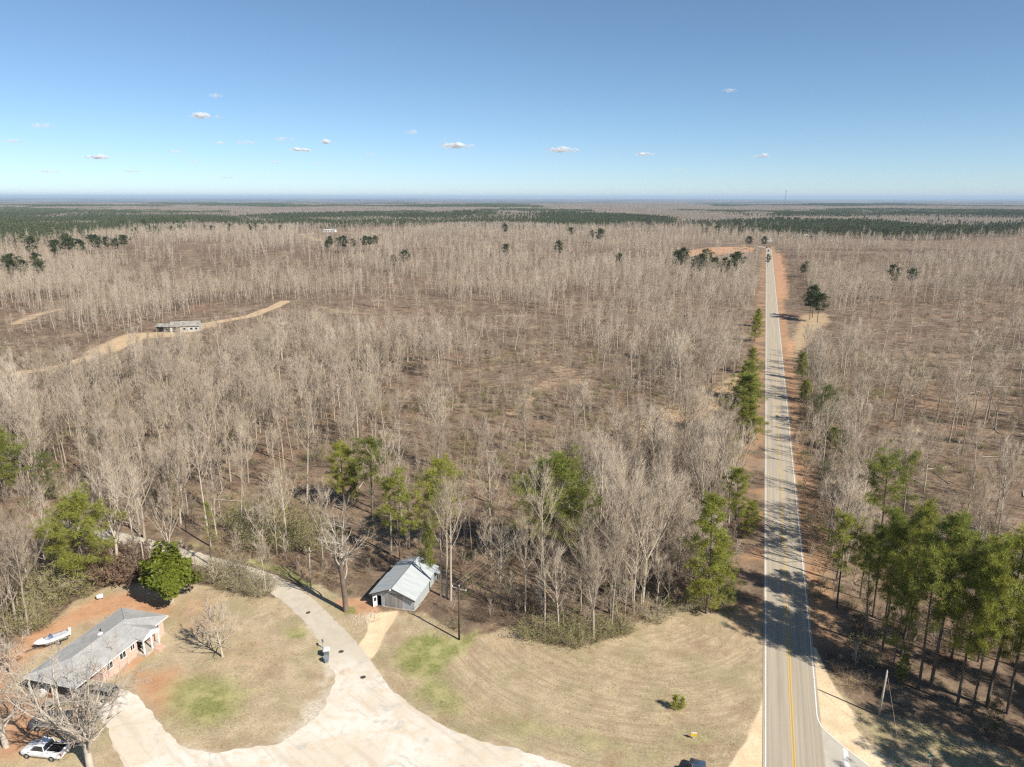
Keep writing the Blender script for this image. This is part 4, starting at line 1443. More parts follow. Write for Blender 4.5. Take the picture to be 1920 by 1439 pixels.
for (bu, bv, tv, k, lab) in (
        (838, 1122, 900, 6, 'tall white-stemmed bare tree against the wall of the metal barn'), (846, 1126, 930, 8, 'white-stemmed bare tree in the small cluster by the barn, outermost stem'),
        (828, 1118, 945, 1, 'thin white-stemmed bare tree pressed close to the barn'), (922, 1046, 862, 8, 'tall pale bare tree curving up from the brown slope beside the barn'),
        (912, 1062, 960, 9, 'small crooked bare tree at the foot of the tall pale curving one'), (340, 985, 838, 0, 'pale thick-trunked bare tree beyond the magnolia, beside the lane'),
        (272, 1010, 840, 4, 'pale many-limbed bare tree at the bend of the gravel lane'), (212, 1005, 850, 6, 'bare tree with a half dark trunk beside the lane bend'),
        (500, 1112, 1003, 9, 'thin white bare sapling at the end of the lane-side thicket'), (506, 1108, 1010, 9, 'thin white bare sapling leaning beside its twin near the thicket'),
        (445, 1090, 1000, 9, 'pale bare sapling growing out of the lane-side thicket'), (1022, 1182, 1000, 8, 'dark-stemmed bare tree at the edge of the mown field'),
        (1090, 1150, 985, 3, 'bushy pale bare tree over the olive shrubs at the field edge'), (985, 1160, 985, 0, 'tall pale bare tree above the field edge, near the lone bright pine'),
        (1205, 1130, 900, 4, 'pale drooping bare tree at the field edge, next to the yellow sapling'), (1150, 1090, 880, 5, 'wide grey bare tree behind the field edge')):
    x, y = gp(bu, bv)
    z = float(terrain(x, y))
    h = gpz(tv, y) - z
    plant_copy('bare_tree', BARE[k][2], (x, y, z), (bu * 0.37) % 6.28, ((h / BARE[k][0]) ** 0.7, h / BARE[k][0]), lab, 'tree', 'single bare trees about the yard and field')
    occupied.append((x, y, 2.0))

# ------------------------------------------------------------------ shrubs one could count
SHR = {'olive': [thicket(600 + k, 2.8, 2.7, 80, 2, 0.075) for k in range(3)], 'grey': [thicket(620 + k, 2.6, 2.6, 90, 1, 0.06) for k in range(2)],
       'rust': [thicket(640 + k, 2.4, 2.6, 80, 4, 0.10) for k in range(2)], 'brown': [thicket(660 + k, 2.2, 2.2, 85, 0) for k in range(3)]}
SHM = {'olive': [M_TWIG, M_OLIVE], 'grey': [M_TWIG, M_OLIVE], 'rust': [M_TWIGB, M_RUST], 'brown': [M_TWIGB, M_TWIGB]}
SHMESH = {}
for kd, L in SHR.items():
    SHMESH[kd] = []
    for v in L:
        ps = [('stems', v.mesh(kd + '_shrub_stems', [SHM[kd][0]], {0}))]
        if 1 in v.bl:
            ps.append(('foliage', v.mesh(kd + '_shrub_leaves', [SHM[kd][1]], {1})))
        SHMESH[kd].append(ps)
SHRUBS = [
    ('olive', [(440, 985), (470, 1000), (505, 985), (520, 1010), (550, 1000), (575, 1015), (600, 1030), (545, 1030), (495, 1025), (455, 965), (585, 990), (525, 965)], 1.5, 'olive green bramble mound in the thicket above the lane', 'olive brambles above the lane'),
    ('olive', [(1000, 1192), (1035, 1202), (1080, 1206), (1118, 1196), (1160, 1184), (1060, 1182)], 0.95, 'olive green bush along the wood edge of the mown field', 'olive bushes along the field edge'),
    ('olive', [(105, 1128), (88, 1122), (120, 1115)], 1.5, 'tall olive bush between the bare wood and the boat', 'olive bushes up from the boat'),
    ('olive', [(55, 1170), (40, 1182), (70, 1178)], 1.25, 'rounded olive and brown bush at the bow of the boat', 'bushes at the bow of the boat'),
    ('grey', [(380, 1085), (405, 1092), (430, 1100), (455, 1105), (478, 1108), (495, 1112), (440, 1085), (415, 1078)], 1.15, 'grey-green bramble in the strip between lawn and gravel lane', 'brambles between lawn and lane'),
    ('rust', [(225, 1078), (245, 1068), (258, 1085), (205, 1090), (235, 1055), (190, 1075)], 1.3, 'rusty-leaved brush heap behind the magnolia', 'rusty brush behind the magnolia'),
    ('brown', [(915, 1130), (940, 1150), (965, 1168), (985, 1175), (930, 1095), (955, 1110), (905, 1160), (985, 1140)], 1.1, 'brown twiggy bush on the slope between barn and field edge', 'brown bushes between barn and field'),
    ('brown', [(560, 1062), (600, 1068), (630, 1075), (690, 1060), (610, 1050), (540, 1048)], 0.9, 'brown bush on the bank between the lane pole and the oak', 'brown bushes near the lane pole'),
    ('brown', [(1600, 1285), (1580, 1262), (1640, 1290), (1560, 1235)], 0.8, 'brown bush on the bank between highway and pine stand', 'brown bushes on the highway bank'),
    ('grey', [(1375, 1120), (1290, 1140), (1260, 1148), (1230, 1160)], 0.9, 'pale bush at the highway end of the field edge', 'pale bushes at the highway end of the field'),
]
_r = random.Random(9)
for kd, pts, sc, lab, grp in SHRUBS:
    for (u, v_) in pts:
        x, y = gp(u, v_)
        s = sc * _r.uniform(0.6, 1.25)
        plant_copy('shrub', _r.choice(SHMESH[kd]), (x, y, float(terrain(x, y))), _r.uniform(0, 6.28), (s, s * _r.uniform(0.85, 1.1)), lab, 'shrub', grp)
ys_ = pine(30, 4, 0.12, 0.26, 16, 26, 0.5, young=True, w=0.06)
one_tree('pine_sapling', ys_, [M_BARK, M_PINE], 1268, 1330, 0.3, 2.2, 4, 1.45, 'small bright green pine sapling alone in the mown field', 'sapling')
one_tree('pine_sapling', pine(31, 4, 0.12, 0.24, 14, 26, 0.5, young=True, w=0.06), [M_BARK, M_PINE], 1280, 1331, 1.9, 2.0, 4, 1.3, 'darker green pine sapling touching the bright one in the mown field', 'sapling')
for (bu, bv, h, lab) in ((1252, 1150, 2.6, 'yellow-green evergreen sapling at the field edge near the tall corner pine'), (1247, 1118, 2.2, 'yellow-green sapling just above another at the field edge'),
                         (1140, 1112, 3.2, 'pale yellow sapling in the grey brush at the field edge')):
    one_tree('sapling', pine(int(bu), 4, 0.1, 0.3, 16, 22, 0.5, young=True, w=0.08), [M_BARK, M_MAG], bu, bv, 0.7, h, 4, 1.0, lab, 'sapling')

# ------------------------------------------------------------------ the bare wood
GRPW = 'bare trees of the leafless wood'


def where_word(x, y):
    ro = float(road_off(x, y))
    if ro > 0:
        return 'across the highway, below the pine stand top' if y < 112 else ('across the highway, close to its verge' if ro < 26 else 'in the thin wood across the highway')
    if x < -58 and y < 128:
        return 'in the dense wood behind the boat and brick house'
    if ro > -30:
        return 'on the field side of the highway'
    if x < -20:
        return 'in the wood beyond the gravel lane'
    return 'in the thin brown wood beyond the barn and field'


for (u_, v__, r__) in ((862, 1200, 7.5), (845, 1165, 6.0), (790, 1170, 7.0), (885, 1170, 6.0)):
    occupied.append((*gp(u_, v__), r__))
tx, ty, r_ = jgrid(4.4, 84, 270, 61)
dn = wood_density(tx, ty)
keep = r_.uniform(0, 1, len(tx)) < np.clip(dn * 0.72, 0, 0.92)
tx, ty = tx[keep], ty[keep]
for (ox, oy, orr) in occupied:
    k = np.hypot(tx - ox, ty - oy) > orr
    tx, ty = tx[k], ty[k]
def open_front(X, Y):
    k_ = np.ones(len(X), bool)
    for (ox, oy, w_, L_) in FRONT:
        d0 = math.hypot(ox, oy)
        al_ = -((X - ox) * ox + (Y - oy) * oy) / d0
        pe_ = np.abs((X - ox) * oy - (Y - oy) * ox) / d0
        k_ &= ~((al_ > -1) & (al_ < L_) & (pe_ < w_))
    return k_


for (ox, oy, w_, L_) in FRONT:
    dd_ = math.hypot(ox, oy)
    cx_, cy2 = -ox / dd_, -oy / dd_
    al = (tx - ox) * cx_ + (ty - oy) * cy2
    pe = np.abs((tx - ox) * cy2 - (ty - oy) * cx_)
    k = ~((al > -1) & (al < L_) & (pe < w_))
    tx, ty = tx[k], ty[k]
# in the picture?
Zc = ty * CP + CAMZ * SP
uu = 960 + 1331 * tx / Zc
inv = (uu > -10) & (uu < 1930)
order = np.argsort(np.where(inv, ty, 1e6))
tx, ty, inv = tx[order], ty[order], inv[order]
NI = min(282, int(inv.sum()))
_r = random.Random(12)
for x, y in zip(tx[:NI], ty[:NI]):
    k = _r.choices(range(10), [10, 9, 9, 8, 7, 6, 9, 9, 8, 8])[0]
    h0, word, parts, _ = BARE[k]
    s = min(1.2, max(0.42, _r.gauss(0.80, 0.2))) if _r.random() > 0.07 else _r.uniform(1.15, 1.3)
    hh = h0 * s
    size = 'tall' if hh > 15 else ('short' if hh < 11 else 'middling')
    lab = f'{size} {word} grey leafless tree {where_word(x, y)}'
    plant_copy('bare_tree', parts, (x, y, float(terrain(x, y))), _r.uniform(0, 6.28), (s * _r.uniform(0.85, 1.1), s), lab, 'tree', GRPW + ': ' + f'{size} {word} {where_word(x, y)}')
sx, sy = tx[NI:], ty[NI:]
r_ = np.random.default_rng(3)
scatter('bare_wood', sx, sy, r_.uniform(0, 6.28, len(sx)), np.clip(r_.normal(0.75, 0.2, len(sx)), 0.4, 1.2) * (1 - 0.5 * np.clip(tracks(sx, sy + 34, 26.0, 1.0), 0, 1) * (sx < -30)), bare_full, 4, 0.0, 0.03)
mx, my, r_ = jgrid(4.3, 270, 640, 62)
k = r_.uniform(0, 1, len(mx)) < np.clip(wood_density(mx, my) * 0.72, 0, 0.92)
mx, my = mx[k], my[k]
scatter('bare_wood', mx, my, r_.uniform(0, 6.28, len(mx)), np.clip(r_.normal(0.77, 0.2, len(mx)), 0.4, 1.25) * (1 - 0.5 * np.clip(tracks(mx, my + 34, 26.0, 1.0), 0, 1)), bare_mid, 5, 0.0, 0.03)

# the far woods: pine belts and bare woods in patches, laid out over the country
PINEW = [poly(p, 13.0) for p in (
    [(-60, 468), (0, 452), (60, 442), (150, 432), (230, 424), (330, 412), (500, 413), (470, 402), (350, 400), (200, 394), (0, 388), (-100, 388)],
    [(440, 416), (640, 420), (900, 413), (1060, 421), (1240, 419), (1240, 405), (1000, 401), (700, 398), (450, 401)],
    [(1320, 426), (1500, 432), (1990, 434), (1990, 418), (1500, 415), (1320, 411)],
    [(1400, 403), (1990, 406), (1990, 390), (1560, 391)],
    [(980, 392), (860, 386), (900, 384), (1010, 386)])]
FIELDF = [poly(p, 0) for p in ([(130, 420), (180, 412), (330, 414), (300, 424), (200, 428)], [(380, 416), (440, 413), (470, 416), (420, 419)])]


def pine_here(x, y):
    m = np.zeros(len(x), bool)
    nz = fbm(x, y, 320, 71, 3)
    for P in PINEW:
        b = (x > P[:, 0].min()) & (x < P[:, 0].max()) & (y > P[:, 1].min()) & (y < P[:, 1].max())
        if b.any():
            wv_ = (fbm(x[b], y[b], 260, 73, 3) - 0.5)
            dd = sdist(x[b], y[b], P) + wv_ * 380
            m[b] |= ((dd < 170) & (hash2((x[b] * 5).astype(int), (y[b] * 5).astype(int), 9) < 0.06)) | (dd < 0) & ((nz[b] > 0.43) | (hash2((x[b] * 3).astype(int), (y[b] * 3).astype(int), 5) < 0.25))
    m |= (y > 2600) & (fbm(x, y, 900, 72, 3) > 0.585)
    return m


fx, fy, r_ = jgrid(7.0, 640, 1450, 63)
k = r_.uniform(0, 1, len(fx)) < np.clip(wood_density(fx, fy) * 0.95 + 0.12 * (fy > 1000), 0, 0.95)
pk = pine_here(fx, fy)
k &= ~pk
fx, fy = fx[k], fy[k]
scatter('bare_wood', fx, fy, r_.uniform(0, 6.28, len(fx)), np.clip(r_.normal(0.78, 0.22, len(fx)), 0.4, 1.25), bare_far, 6, 0.0, 0.03)

pine_far = [proto('pine_wood_source', pine(40 + k, 15, 0.4, 0.2, 12, 9, 1.3, w=0.5, n_t=2, young=True, env=lambda f: 1.05 - 0.75 * f).mesh('pine_wood', [M_BARKD, M_PINEF])) for k in range(4)]
qx, qy, r_ = jgrid(6.4, 900, 2600, 64)
k = pine_here(qx, qy) & (r_.uniform(0, 1, len(qx)) < 0.55 + 0.4 * vnoise(qx, qy, 60, 8))
qx, qy = qx[k], qy[k]
scatter('pine_wood', qx, qy, r_.uniform(0, 6.28, len(qx)), r_.uniform(0.5, 1.3, len(qx)) * (0.65 + 0.6 * vnoise(qx, qy, 140, 9)), pine_far, 7)


def grove(seed, size, n, kind):
    rnd = random.Random(seed)
    nr = np.random.default_rng(seed)
    v = Veg()
    for k in range(n):
        p = V3(rnd.uniform(-.5, .5) * size, rnd.uniform(-.5, .5) * size, -1.5)
        h = rnd.uniform(11, 17)
        if kind == 'bare':
            v.twig(p, p + V3(0, 0, h), 0.32, 0)
            for q in range(7):
                z = p + V3(0, 0, h * rnd.uniform(0.35, 0.8))
                e = dirv(rnd.uniform(0, 6.3), R(rnd.uniform(35, 70)))
                v.twig(z, z + e * rnd.uniform(3, 5), 0.42, 1)
        else:
            v.twig(p, p + V3(0, 0, h * 0.9), 0.3, 0)
            for q in range(5):
                tuft(v, p + V3(rnd.gauss(0, .9), rnd.gauss(0, .9), 1.5 + h * rnd.uniform(0.45, 0.95)), 2.6, 10, nr, 1, 1.3)
    return v


GB = [proto('bare_wood_source', grove(700 + k, 46, 50, 'bare').mesh('bare_grove', [M_TWIGF, M_TWIGF])) for k in range(4)]
GP_ = [proto('pine_wood_source', grove(720 + k, 46, 60, 'pine').mesh('pine_grove', [M_BARKD, M_PINEF])) for k in range(3)]
hx, hy, r_ = jgrid(40, 1450, 6200, 65, 0.74, 60)
pk = pine_here(hx, hy)
fl = np.zeros(len(hx), bool)
for P in FIELDF:
    fl |= inside(hx, hy, P)
fl |= fbm(hx, hy, 500, 75, 2) > 0.70
b_ = ~pk & ~fl
scatter('bare_wood', hx[b_], hy[b_], r_.uniform(0, 6.28, b_.sum()), r_.uniform(0.9, 1.1, b_.sum()), GB, 8)
p_ = pk & (hy > 2600)
scatter('pine_wood', hx[p_], hy[p_], r_.uniform(0, 6.28, p_.sum()), r_.uniform(0.9, 1.1, p_.sum()), GP_, 9)

# ------------------------------------------------------------------ undergrowth, dry grass, fallen wood
UG = [proto('undergrowth_source', thicket(800 + k, 1.3, 1.3, 26, 0, twr=0.014).mesh('brush', [M_TWIGB, M_TWIG])) for k in range(3)]
UG += [proto('undergrowth_source', thicket(810, 1.5, 1.5, 26, 2, 0.08, twr=0.013).mesh('brush', [M_TWIG, M_OLIVE]))]
UG += [proto('undergrowth_source', bare_tree(820 + k, 5.0, 0.2, 12, 0.24, rk=0.007, twl=0.6, twr=0.013, dens=0.4).mesh('brush', [M_BARK, M_TWIG])) for k in range(2)]
ux, uy, r_ = jgrid(1.75, 84, 300, 66)
dn = wood_density(ux, uy)
ok = dn * 0 + (0.18 + 0.62 * sstep(0.40, 0.60, fbm(ux, uy, 21, 51, 3)))
ok *= (dn > 0.02) | (zone(ux, uy, LOGGED) > 0.15)
ok *= 1 + 1.2 * sstep(16, 8, np.abs(road_off(ux, uy)))
k = r_.uniform(0, 1, len(ux)) < ok
ux, uy = ux[k], uy[k]
scatter('undergrowth', ux, uy, r_.uniform(0, 6.28, len(ux)), r_.uniform(0.5, 1.15, len(ux)), UG, 10, 0.0, 0.05)
UGM = [proto('undergrowth_source', thicket(840 + k, 1.8, 2.6, 10, 0, twr=0.05).mesh('brush_middle', [M_TWIGB, M_TWIG])) for k in range(3)]
ux, uy, r_ = jgrid(3.9, 300, 900, 67)
k = (r_.uniform(0, 1, len(ux)) < 0.28 + 0.55 * sstep(0.40, 0.60, fbm(ux, uy, 33, 52, 3))) & (tracks(ux, uy, 1.5, 1.0) < 0.2) & (np.abs(road_off(ux, uy)) > 12)
for P in CLEAR:
    k &= ~inside(ux, uy, P)
ux, uy = ux[k], uy[k]
scatter('undergrowth', ux, uy, r_.uniform(0, 6.28, len(ux)), r_.uniform(0.5, 1.2, len(ux)), UGM, 11)

lg = []
for k in range(4):
    v = Veg()
    rnd = random.Random(900 + k)
    L = rnd.uniform(4, 9)
    pp, rr = limb(v, V3(-L / 2, 0, 0.14), V3(1, 0, 0.02), L, 0.13, rnd, 6, 0, 4, 0.0, 0.05, 0.4)
    spray(v, pp, rr, rnd, 8, 1.2, 0.03, 1, 0.2, 0.4)
    lg.append(proto('fallen_wood_source', v.mesh('log', [M_DEADW, M_TWIG])))
lx, ly, r_ = jgrid(6.0, 100, 480, 68)
k = (r_.uniform(0, 1, len(lx)) < 0.05 + 0.28 * zone(lx, ly, LOGGED) + 0.12 * (road_off(lx, ly) > 30)) & (wood_density(lx, ly) + zone(lx, ly, LOGGED) * 0.2 > 0.05) & (np.abs(road_off(lx, ly)) > 12)
lx, ly = lx[k], ly[k]
scatter('fallen_wood', lx, ly, r_.normal(0.2, 0.9, len(lx)), r_.uniform(0.5, 1.1, len(lx)), lg, 12)

GT = [proto('dry_grass_source', grass_tuft(950 + k, 0.20, 0.8, 46, 0.035, (8, 50)).mesh('tuft', [M_STRAW])) for k in range(3)]
ex, ey, r_ = jgrid(0.55, 56, 128, 69, 0.80, 8)
f1 = np.minimum(sdist(ex, ey, FIELD), sdist(ex, ey, FIELD_E))
k = (f1 < 0.5) & (sdist(ex, ey, GRAVEL) > 0.25) & (sdist(ex, ey, BARN_DRIVE) > 0.2) & (np.abs(road_off(ex, ey)) > 4.2) & (sdist(ex, ey, SAND_W) > 0.2) & (sdist(ex, ey, SAND_E) > 0.2)
k &= (sdist(ex, ey, APRON) > 0.2) & (np.hypot((ex - HOUSE_C[0]), (ey - HOUSE_C[1])) > 7)
k &= r_.uniform(0, 1, len(ex)) < 0.22 + 0.6 * sstep(0.4, 0.62, fbm(ex, ey, 7, 53, 3)) - 0.5 * zone(ex, ey, CLAYS)
ex, ey = ex[k], ey[k]
scatter('dry_grass', ex, ey, r_.uniform(0, 6.28, len(ex)), r_.uniform(0.5, 1.2, len(ex)), GT, 13)
BT = [proto('broom_sedge_source', grass_tuft(960 + k, 0.85, 0.5, 34, 0.04).mesh('tuft', [M_BROOM])) for k in range(3)]
ex, ey, r_ = jgrid(1.35, 84, 235, 70)
dn = wood_density(ex, ey)
k = ((dn > 0.01) | (zone(ex, ey, STRAWS) > 0.2) | (zone(ex, ey, LOGGED) > 0.3)) & (np.abs(road_off(ex, ey)) > 6.5) & (sdist(ex, ey, FIELD) > 0) & (sdist(ex, ey, FIELD_E) > 0) & (sdist(ex, ey, GRAVEL) > 0.5)
k &= np.hypot(ex - BARN_C[0], ey - BARN_C[1]) > 6.5
k &= r_.uniform(0, 1, len(ex)) < 0.16 + 0.7 * sstep(0.44, 0.62, fbm(ex, ey, 12, 54, 3)) + 0.6 * zone(ex, ey, STRAWS)
ex, ey = ex[k], ey[k]
scatter('broom_sedge', ex, ey, r_.uniform(0, 6.28, len(ex)), r_.uniform(0.45, 1.1, len(ex)), BT, 14)
print('counts', len(sx), len(mx), len(fx), len(qx), b_.sum(), p_.sum(), len(ux), len(ex))

# pines that stand just outside the picture and throw their shade into it
ox_ = np.array([60.0, 66, 72, 63, 70, 76, 57, 68, 80, 74, 85, 62, 90, 78, 59, 61.5, 64, 67, 55, 69, 73, 66, 82, 77, 88, 71, 94, 60])
oy_ = np.array([51.0, 55, 60, 57, 63, 52, 45, 46, 66, 45, 72, 40, 78, 58, 55.5, 61, 65, 68, 50, 53, 56, 50, 61, 70, 66, 49, 73, 47])
pf = [proto('pine_wood_source', PINEV[k_].mesh('pine_wood', [M_BARKD, M_PINE])) for k_ in ('tall', 'tall3')]
scatter('pine_wood', ox_, oy_, np.linspace(0, 19, 28), np.linspace(0.7, 1.1, 28), pf, 15)

# close saplings and vines that fill the thickest parts of the wood
hx, hy, r_ = jgrid(2.3, 88, 235, 91)
k = (THICK_K(hx, hy) > 0.5) & (sdist(hx, hy, FIELD) > 0.3) & (sdist(hx, hy, GRAVEL) > 2) & (r_.uniform(0, 1, len(hx)) < 0.85) & (np.abs(road_off(hx, hy) - 1) > 9)
for (ox, oy, orr) in occupied:
    k &= np.hypot(hx - ox, hy - oy) > 1.6
k &= open_front(hx, hy)
hx, hy = hx[k], hy[k]
scatter('sapling_thicket', hx, hy, r_.uniform(0, 6.28, len(hx)), np.clip(r_.normal(0.47, 0.15, len(hx)), 0.2, 0.8), bare_full[2:6] + UG[3:4], 92, 0.0, 0.06)

# weeds, dead leaves and small tufts that break up the mown ground
WD = [proto('weeds_source', thicket(1000 + k, 0.20, 0.5, 10, 2, 0.04, twr=0.006).mesh('weed', [M_TWIGB, [M_OLIVE, M_STRAW, M_BROOM][k % 3]])) for k in range(6)]
wx, wy, r_ = jgrid(0.9, 58, 126, 93, 0.80, 6)
k = (np.minimum(sdist(wx, wy, FIELD), sdist(wx, wy, FIELD_E)) < -0.2) & (sdist(wx, wy, GRAVEL) > 0.1) & (sdist(wx, wy, BARN_DRIVE) > 0.1) & (sdist(wx, wy, SAND_W) > 0) & (sdist(wx, wy, SAND_E) > 0) & (sdist(wx, wy, APRON) > 0.2)
k &= (np.abs(road_off(wx, wy)) > 4) & (np.hypot(wx - HOUSE_C[0], wy - HOUSE_C[1]) > 9) & (r_.uniform(0, 1, len(wx)) < 0.03 + 0.4 * sstep(0.52, 0.66, fbm(wx, wy, 9, 94, 3)))
wx, wy = wx[k], wy[k]
scatter('weeds', wx, wy, r_.uniform(0, 6.28, len(wx)), r_.uniform(0.4, 1.0, len(wx)), WD, 95)
# ------------------------------------------------------------------ materials of made things
def corrugated(name, c, axis, pitch, rough=0.45, metal=0.0, stain=(0.25, 0.2, 0.15), sa=0.35):
    m, nt = nodes(name)
    b = NB(nt)
    o = b.obj()
    sep = b.n('ShaderNodeSeparateXYZ', i_0=o)
    w = b.math('SINE', b.math('MULTIPLY', sep.outputs[axis], 6.283 / pitch))
    f = b.noise(0.5, 5, 0.65, b.scaled(o, *((3, 0.6, 0.6) if axis == 'X' else (0.6, 3, 0.6))))
    g = b.noise(6, 3, 0.6, o)
    col = b.mix(b.ramp(f, 0.40, 0.72), c, tuple(x * 0.82 for x in c))
    col = b.mix(b.math('MULTIPLY', b.ramp(g, 0.55, 0.75), sa), col, stain)
    b.out(b.bsdf(col, rough, 0.4, metal, bump=w, bstr=0.5, bdist=0.02))
    return m


def boards(name, ca, cb, axis, width):
    """weathered vertical boards with dark gaps"""
    m, nt = nodes(name)
    b = NB(nt)
    o = b.obj()
    sep = b.n('ShaderNodeSeparateXYZ', i_0=o)
    q = b.math('DIVIDE', sep.outputs[axis], width)
    fl = b.math('FLOOR', q)
    fr = b.math('FRACT', q)
    wn_ = b.n('ShaderNodeTexWhiteNoise', noise_dimensions='1D')
    nt.links.new(fl, wn_.inputs['W'])
    streak = b.noise(1.0, 4, 0.65, b.scaled(o, 9, 9, 0.7))
    col = b.mix(wn_.outputs['Value'], ca, cb)
    col = b.mix(b.math('MULTIPLY', b.ramp(streak, 0.4, 0.7), 0.55), col, tuple(x * 0.6 for x in ca))
    gap = b.math('LESS_THAN', fr, 0.10)
    col = b.mix(b.math('MULTIPLY', gap, 0.8), col, (0.03, 0.028, 0.025))
    b.out(b.bsdf(col, 0.85, 0.2, bump=b.math('SUBTRACT', 1.0, gap), bstr=0.5, bdist=0.02))
    return m


def brick(name, ca, cb, mortar):
    m, nt = nodes(name)
    b = NB(nt)
    t = b.n('ShaderNodeTexBrick')
    o = b.obj()
    cmb = b.n('ShaderNodeCombineXYZ')
    sep = b.n('ShaderNodeSeparateXYZ', i_0=o)
    nt.links.new(b.math('ADD', sep.outputs['X'], sep.outputs['Y']), cmb.inputs[0])
    nt.links.new(sep.outputs['Z'], cmb.inputs[1])
    nt.links.new(cmb.outputs[0], t.inputs['Vector'])
    t.inputs['Scale'].default_value = 1.0
    t.inputs['Color1'].default_value = (*ca, 1)
    t.inputs['Color2'].default_value = (*cb, 1)
    t.inputs['Mortar'].default_value = (*mortar, 1)
    t.inputs['Brick Width'].default_value = 0.23
    t.inputs['Row Height'].default_value = 0.08
    t.inputs['Mortar Size'].default_value = 0.01
    n_ = b.noise(1.3, 4, 0.6, o)
    b.out(b.bsdf(b.mix(b.math('MULTIPLY', b.ramp(n_, 0.4, 0.7), 0.35), t.outputs['Color'], cb), 0.9, 0.15))
    return m


def shingle(name, ca, cb):
    m, nt = nodes(name)
    b = NB(nt)
    o = b.obj()
    t = b.n('ShaderNodeTexBrick')
    nt.links.new(o, t.inputs['Vector'])
    t.inputs['Scale'].default_value = 1.0
    t.inputs['Brick Width'].default_value = 0.4
    t.inputs['Row Height'].default_value = 0.16
    t.inputs['Mortar Size'].default_value = 0.012
    t.inputs['Color1'].default_value = (*ca, 1)
    t.inputs['Color2'].default_value = (*cb, 1)
    t.inputs['Mortar'].default_value = (*[x * 0.6 for x in ca], 1)
    n1, n2 = b.noise(0.45, 4, 0.65, o), b.noise(1.6, 4, 0.7, b.scaled(o, 0.7, 2.2, 1))
    col = b.mix(b.math('MULTIPLY', b.ramp(n1, 0.38, 0.68), 0.5), t.outputs['Color'], tuple(min(1, x * 1.22) for x in cb))
    col = b.mix(b.math('MULTIPLY', b.ramp(n2, 0.48, 0.72), 0.4), col, tuple(x * 0.66 for x in ca))
    b.out(b.bsdf(col, 0.9, 0.2))
    return m


M_SHING = shingle('grey_shingles', (0.35, 0.34, 0.322), (0.42, 0.41, 0.388))
M_BRICK = brick('red_brick', (0.50, 0.28, 0.21), (0.60, 0.39, 0.30), (0.62, 0.53, 0.46))
M_TRIM = simple('white_trim', (0.80, 0.79, 0.76), 0.5, 0.3, var=0.08)
M_GLASS = simple('dark_window_glass', (0.03, 0.035, 0.042), 0.08, 0.6, var=0.2)
M_CONC = simple('pale_concrete', (0.50, 0.44, 0.36), 0.9, 0.15, scale=2)
M_BLACK = simple('black_rubber', (0.025, 0.025, 0.026), 0.75, 0.2)
M_STEEL = simple('galvanised_steel', (0.46, 0.47, 0.47), 0.4, 0.5, 0.6)
M_DKWOOD = simple('creosoted_pole_wood', (0.10, 0.078, 0.058), 0.9, 0.15, scale=3)
M_PALEWOOD = simple('grey_weathered_pole_wood', (0.42, 0.37, 0.31), 0.9, 0.15, scale=3)
M_TIN = corrugated('pale_tin_roof', (0.52, 0.55, 0.545), 'Y', 0.23, 0.42, 0.1, (0.30, 0.27, 0.24), 0.22)
M_TINW = corrugated('pale_tin_wall', (0.46, 0.50, 0.50), 'Y', 0.23, 0.5, 0.15, (0.36, 0.32, 0.27), 0.3)
M_TINF = corrugated('grey_tin_front', (0.38, 0.41, 0.415), 'X', 0.2, 0.55, 0.1, (0.25, 0.22, 0.19), 0.3)
M_BOARD = boards('weathered_grey_boards', (0.225, 0.215, 0.195), (0.34, 0.325, 0.30), 'X', 0.19)
M_INSHADE = simple('painted_interior_shade', (0.02, 0.018, 0.016), 0.95, 0.1)  # near-black colour stands in for the shade inside openings
M_RUSTY = simple('dark_rusty_fascia', (0.085, 0.07, 0.058), 0.8, 0.2)

# ------------------------------------------------------------------ the brick house
HZ = math.atan2(15.92, 4.13)
hs = empty('brick_house', (HOUSE_C[0], HOUSE_C[1], 0), HZ)
tag(hs, 'long low brick house with grey shingle hip roof, white porch and carport end', 'house')
EH, RH = 2.75, 3.7
WX0, WX1, WY0, WY1 = -3.6, 7.65, -3.55, 3.6
w_ = MB()
# brick walls with the porch recess cut into the front
pl = [(WX0, WY0), (2.5, WY0), (2.5, -2.2), (4.9, -2.2), (4.9, WY0), (WX1, WY0), (WX1, WY1), (WX0, WY1)]
w_.prism(pl, 0, 2.62, axis='z')
w_.build('wall', M_BRICK, hs)
MB().box(-8.1, WX1 + 0.25, -3.75, 3.8, -0.05, 0.10).build('slab', M_CONC, hs)
ro_ = MB()
a0, a1, c0, c1 = -8.25, 8.2, -4.1, 4.1
rA, rB = -4.6, 4.5
ro_.add([(a0, c0, EH), (a1, c0, EH), (a1, c1, EH), (a0, c1, EH), (rA, 0, RH), (rB, 0, RH), (a0, c0, EH - .16), (a1, c0, EH - .16), (a1, c1, EH - .16), (a0, c1, EH - .16)],
        [(0, 1, 5, 4), (1, 2, 5), (2, 3, 4, 5), (3, 0, 4), (6, 9, 8, 7)])
rf = ro_.build('roof', M_SHING, hs)
fa = MB()
for (x0, y0, x1, y1) in ((a0, c0, a1, c0 - .03), (a0, c1, a1, c1 + .03)):
    fa.box(x0, x1, min(y0, y1), max(y0, y1), EH - .18, EH - .012)
fa.box(a0 - .03, a0, c0, c1, EH - .18, EH - .012)
fa.box(a1, a1 + .03, c0, c1, EH - .18, EH - .012)
fa.build('fascia', M_TRIM, hs)
rd = MB()
rd.tube((rA, 0, RH + .02), (rB, 0, RH + .02), 0.07, n=6)
for (x, y) in ((a0, c0), (a0, c1)):
    rd.tube((rA, 0, RH + .01), (x, y, EH + .01), 0.055, n=6)
for (x, y) in ((a1, c0), (a1, c1)):
    rd.tube((rB, 0, RH + .01), (x, y, EH + .01), 0.055, n=6)
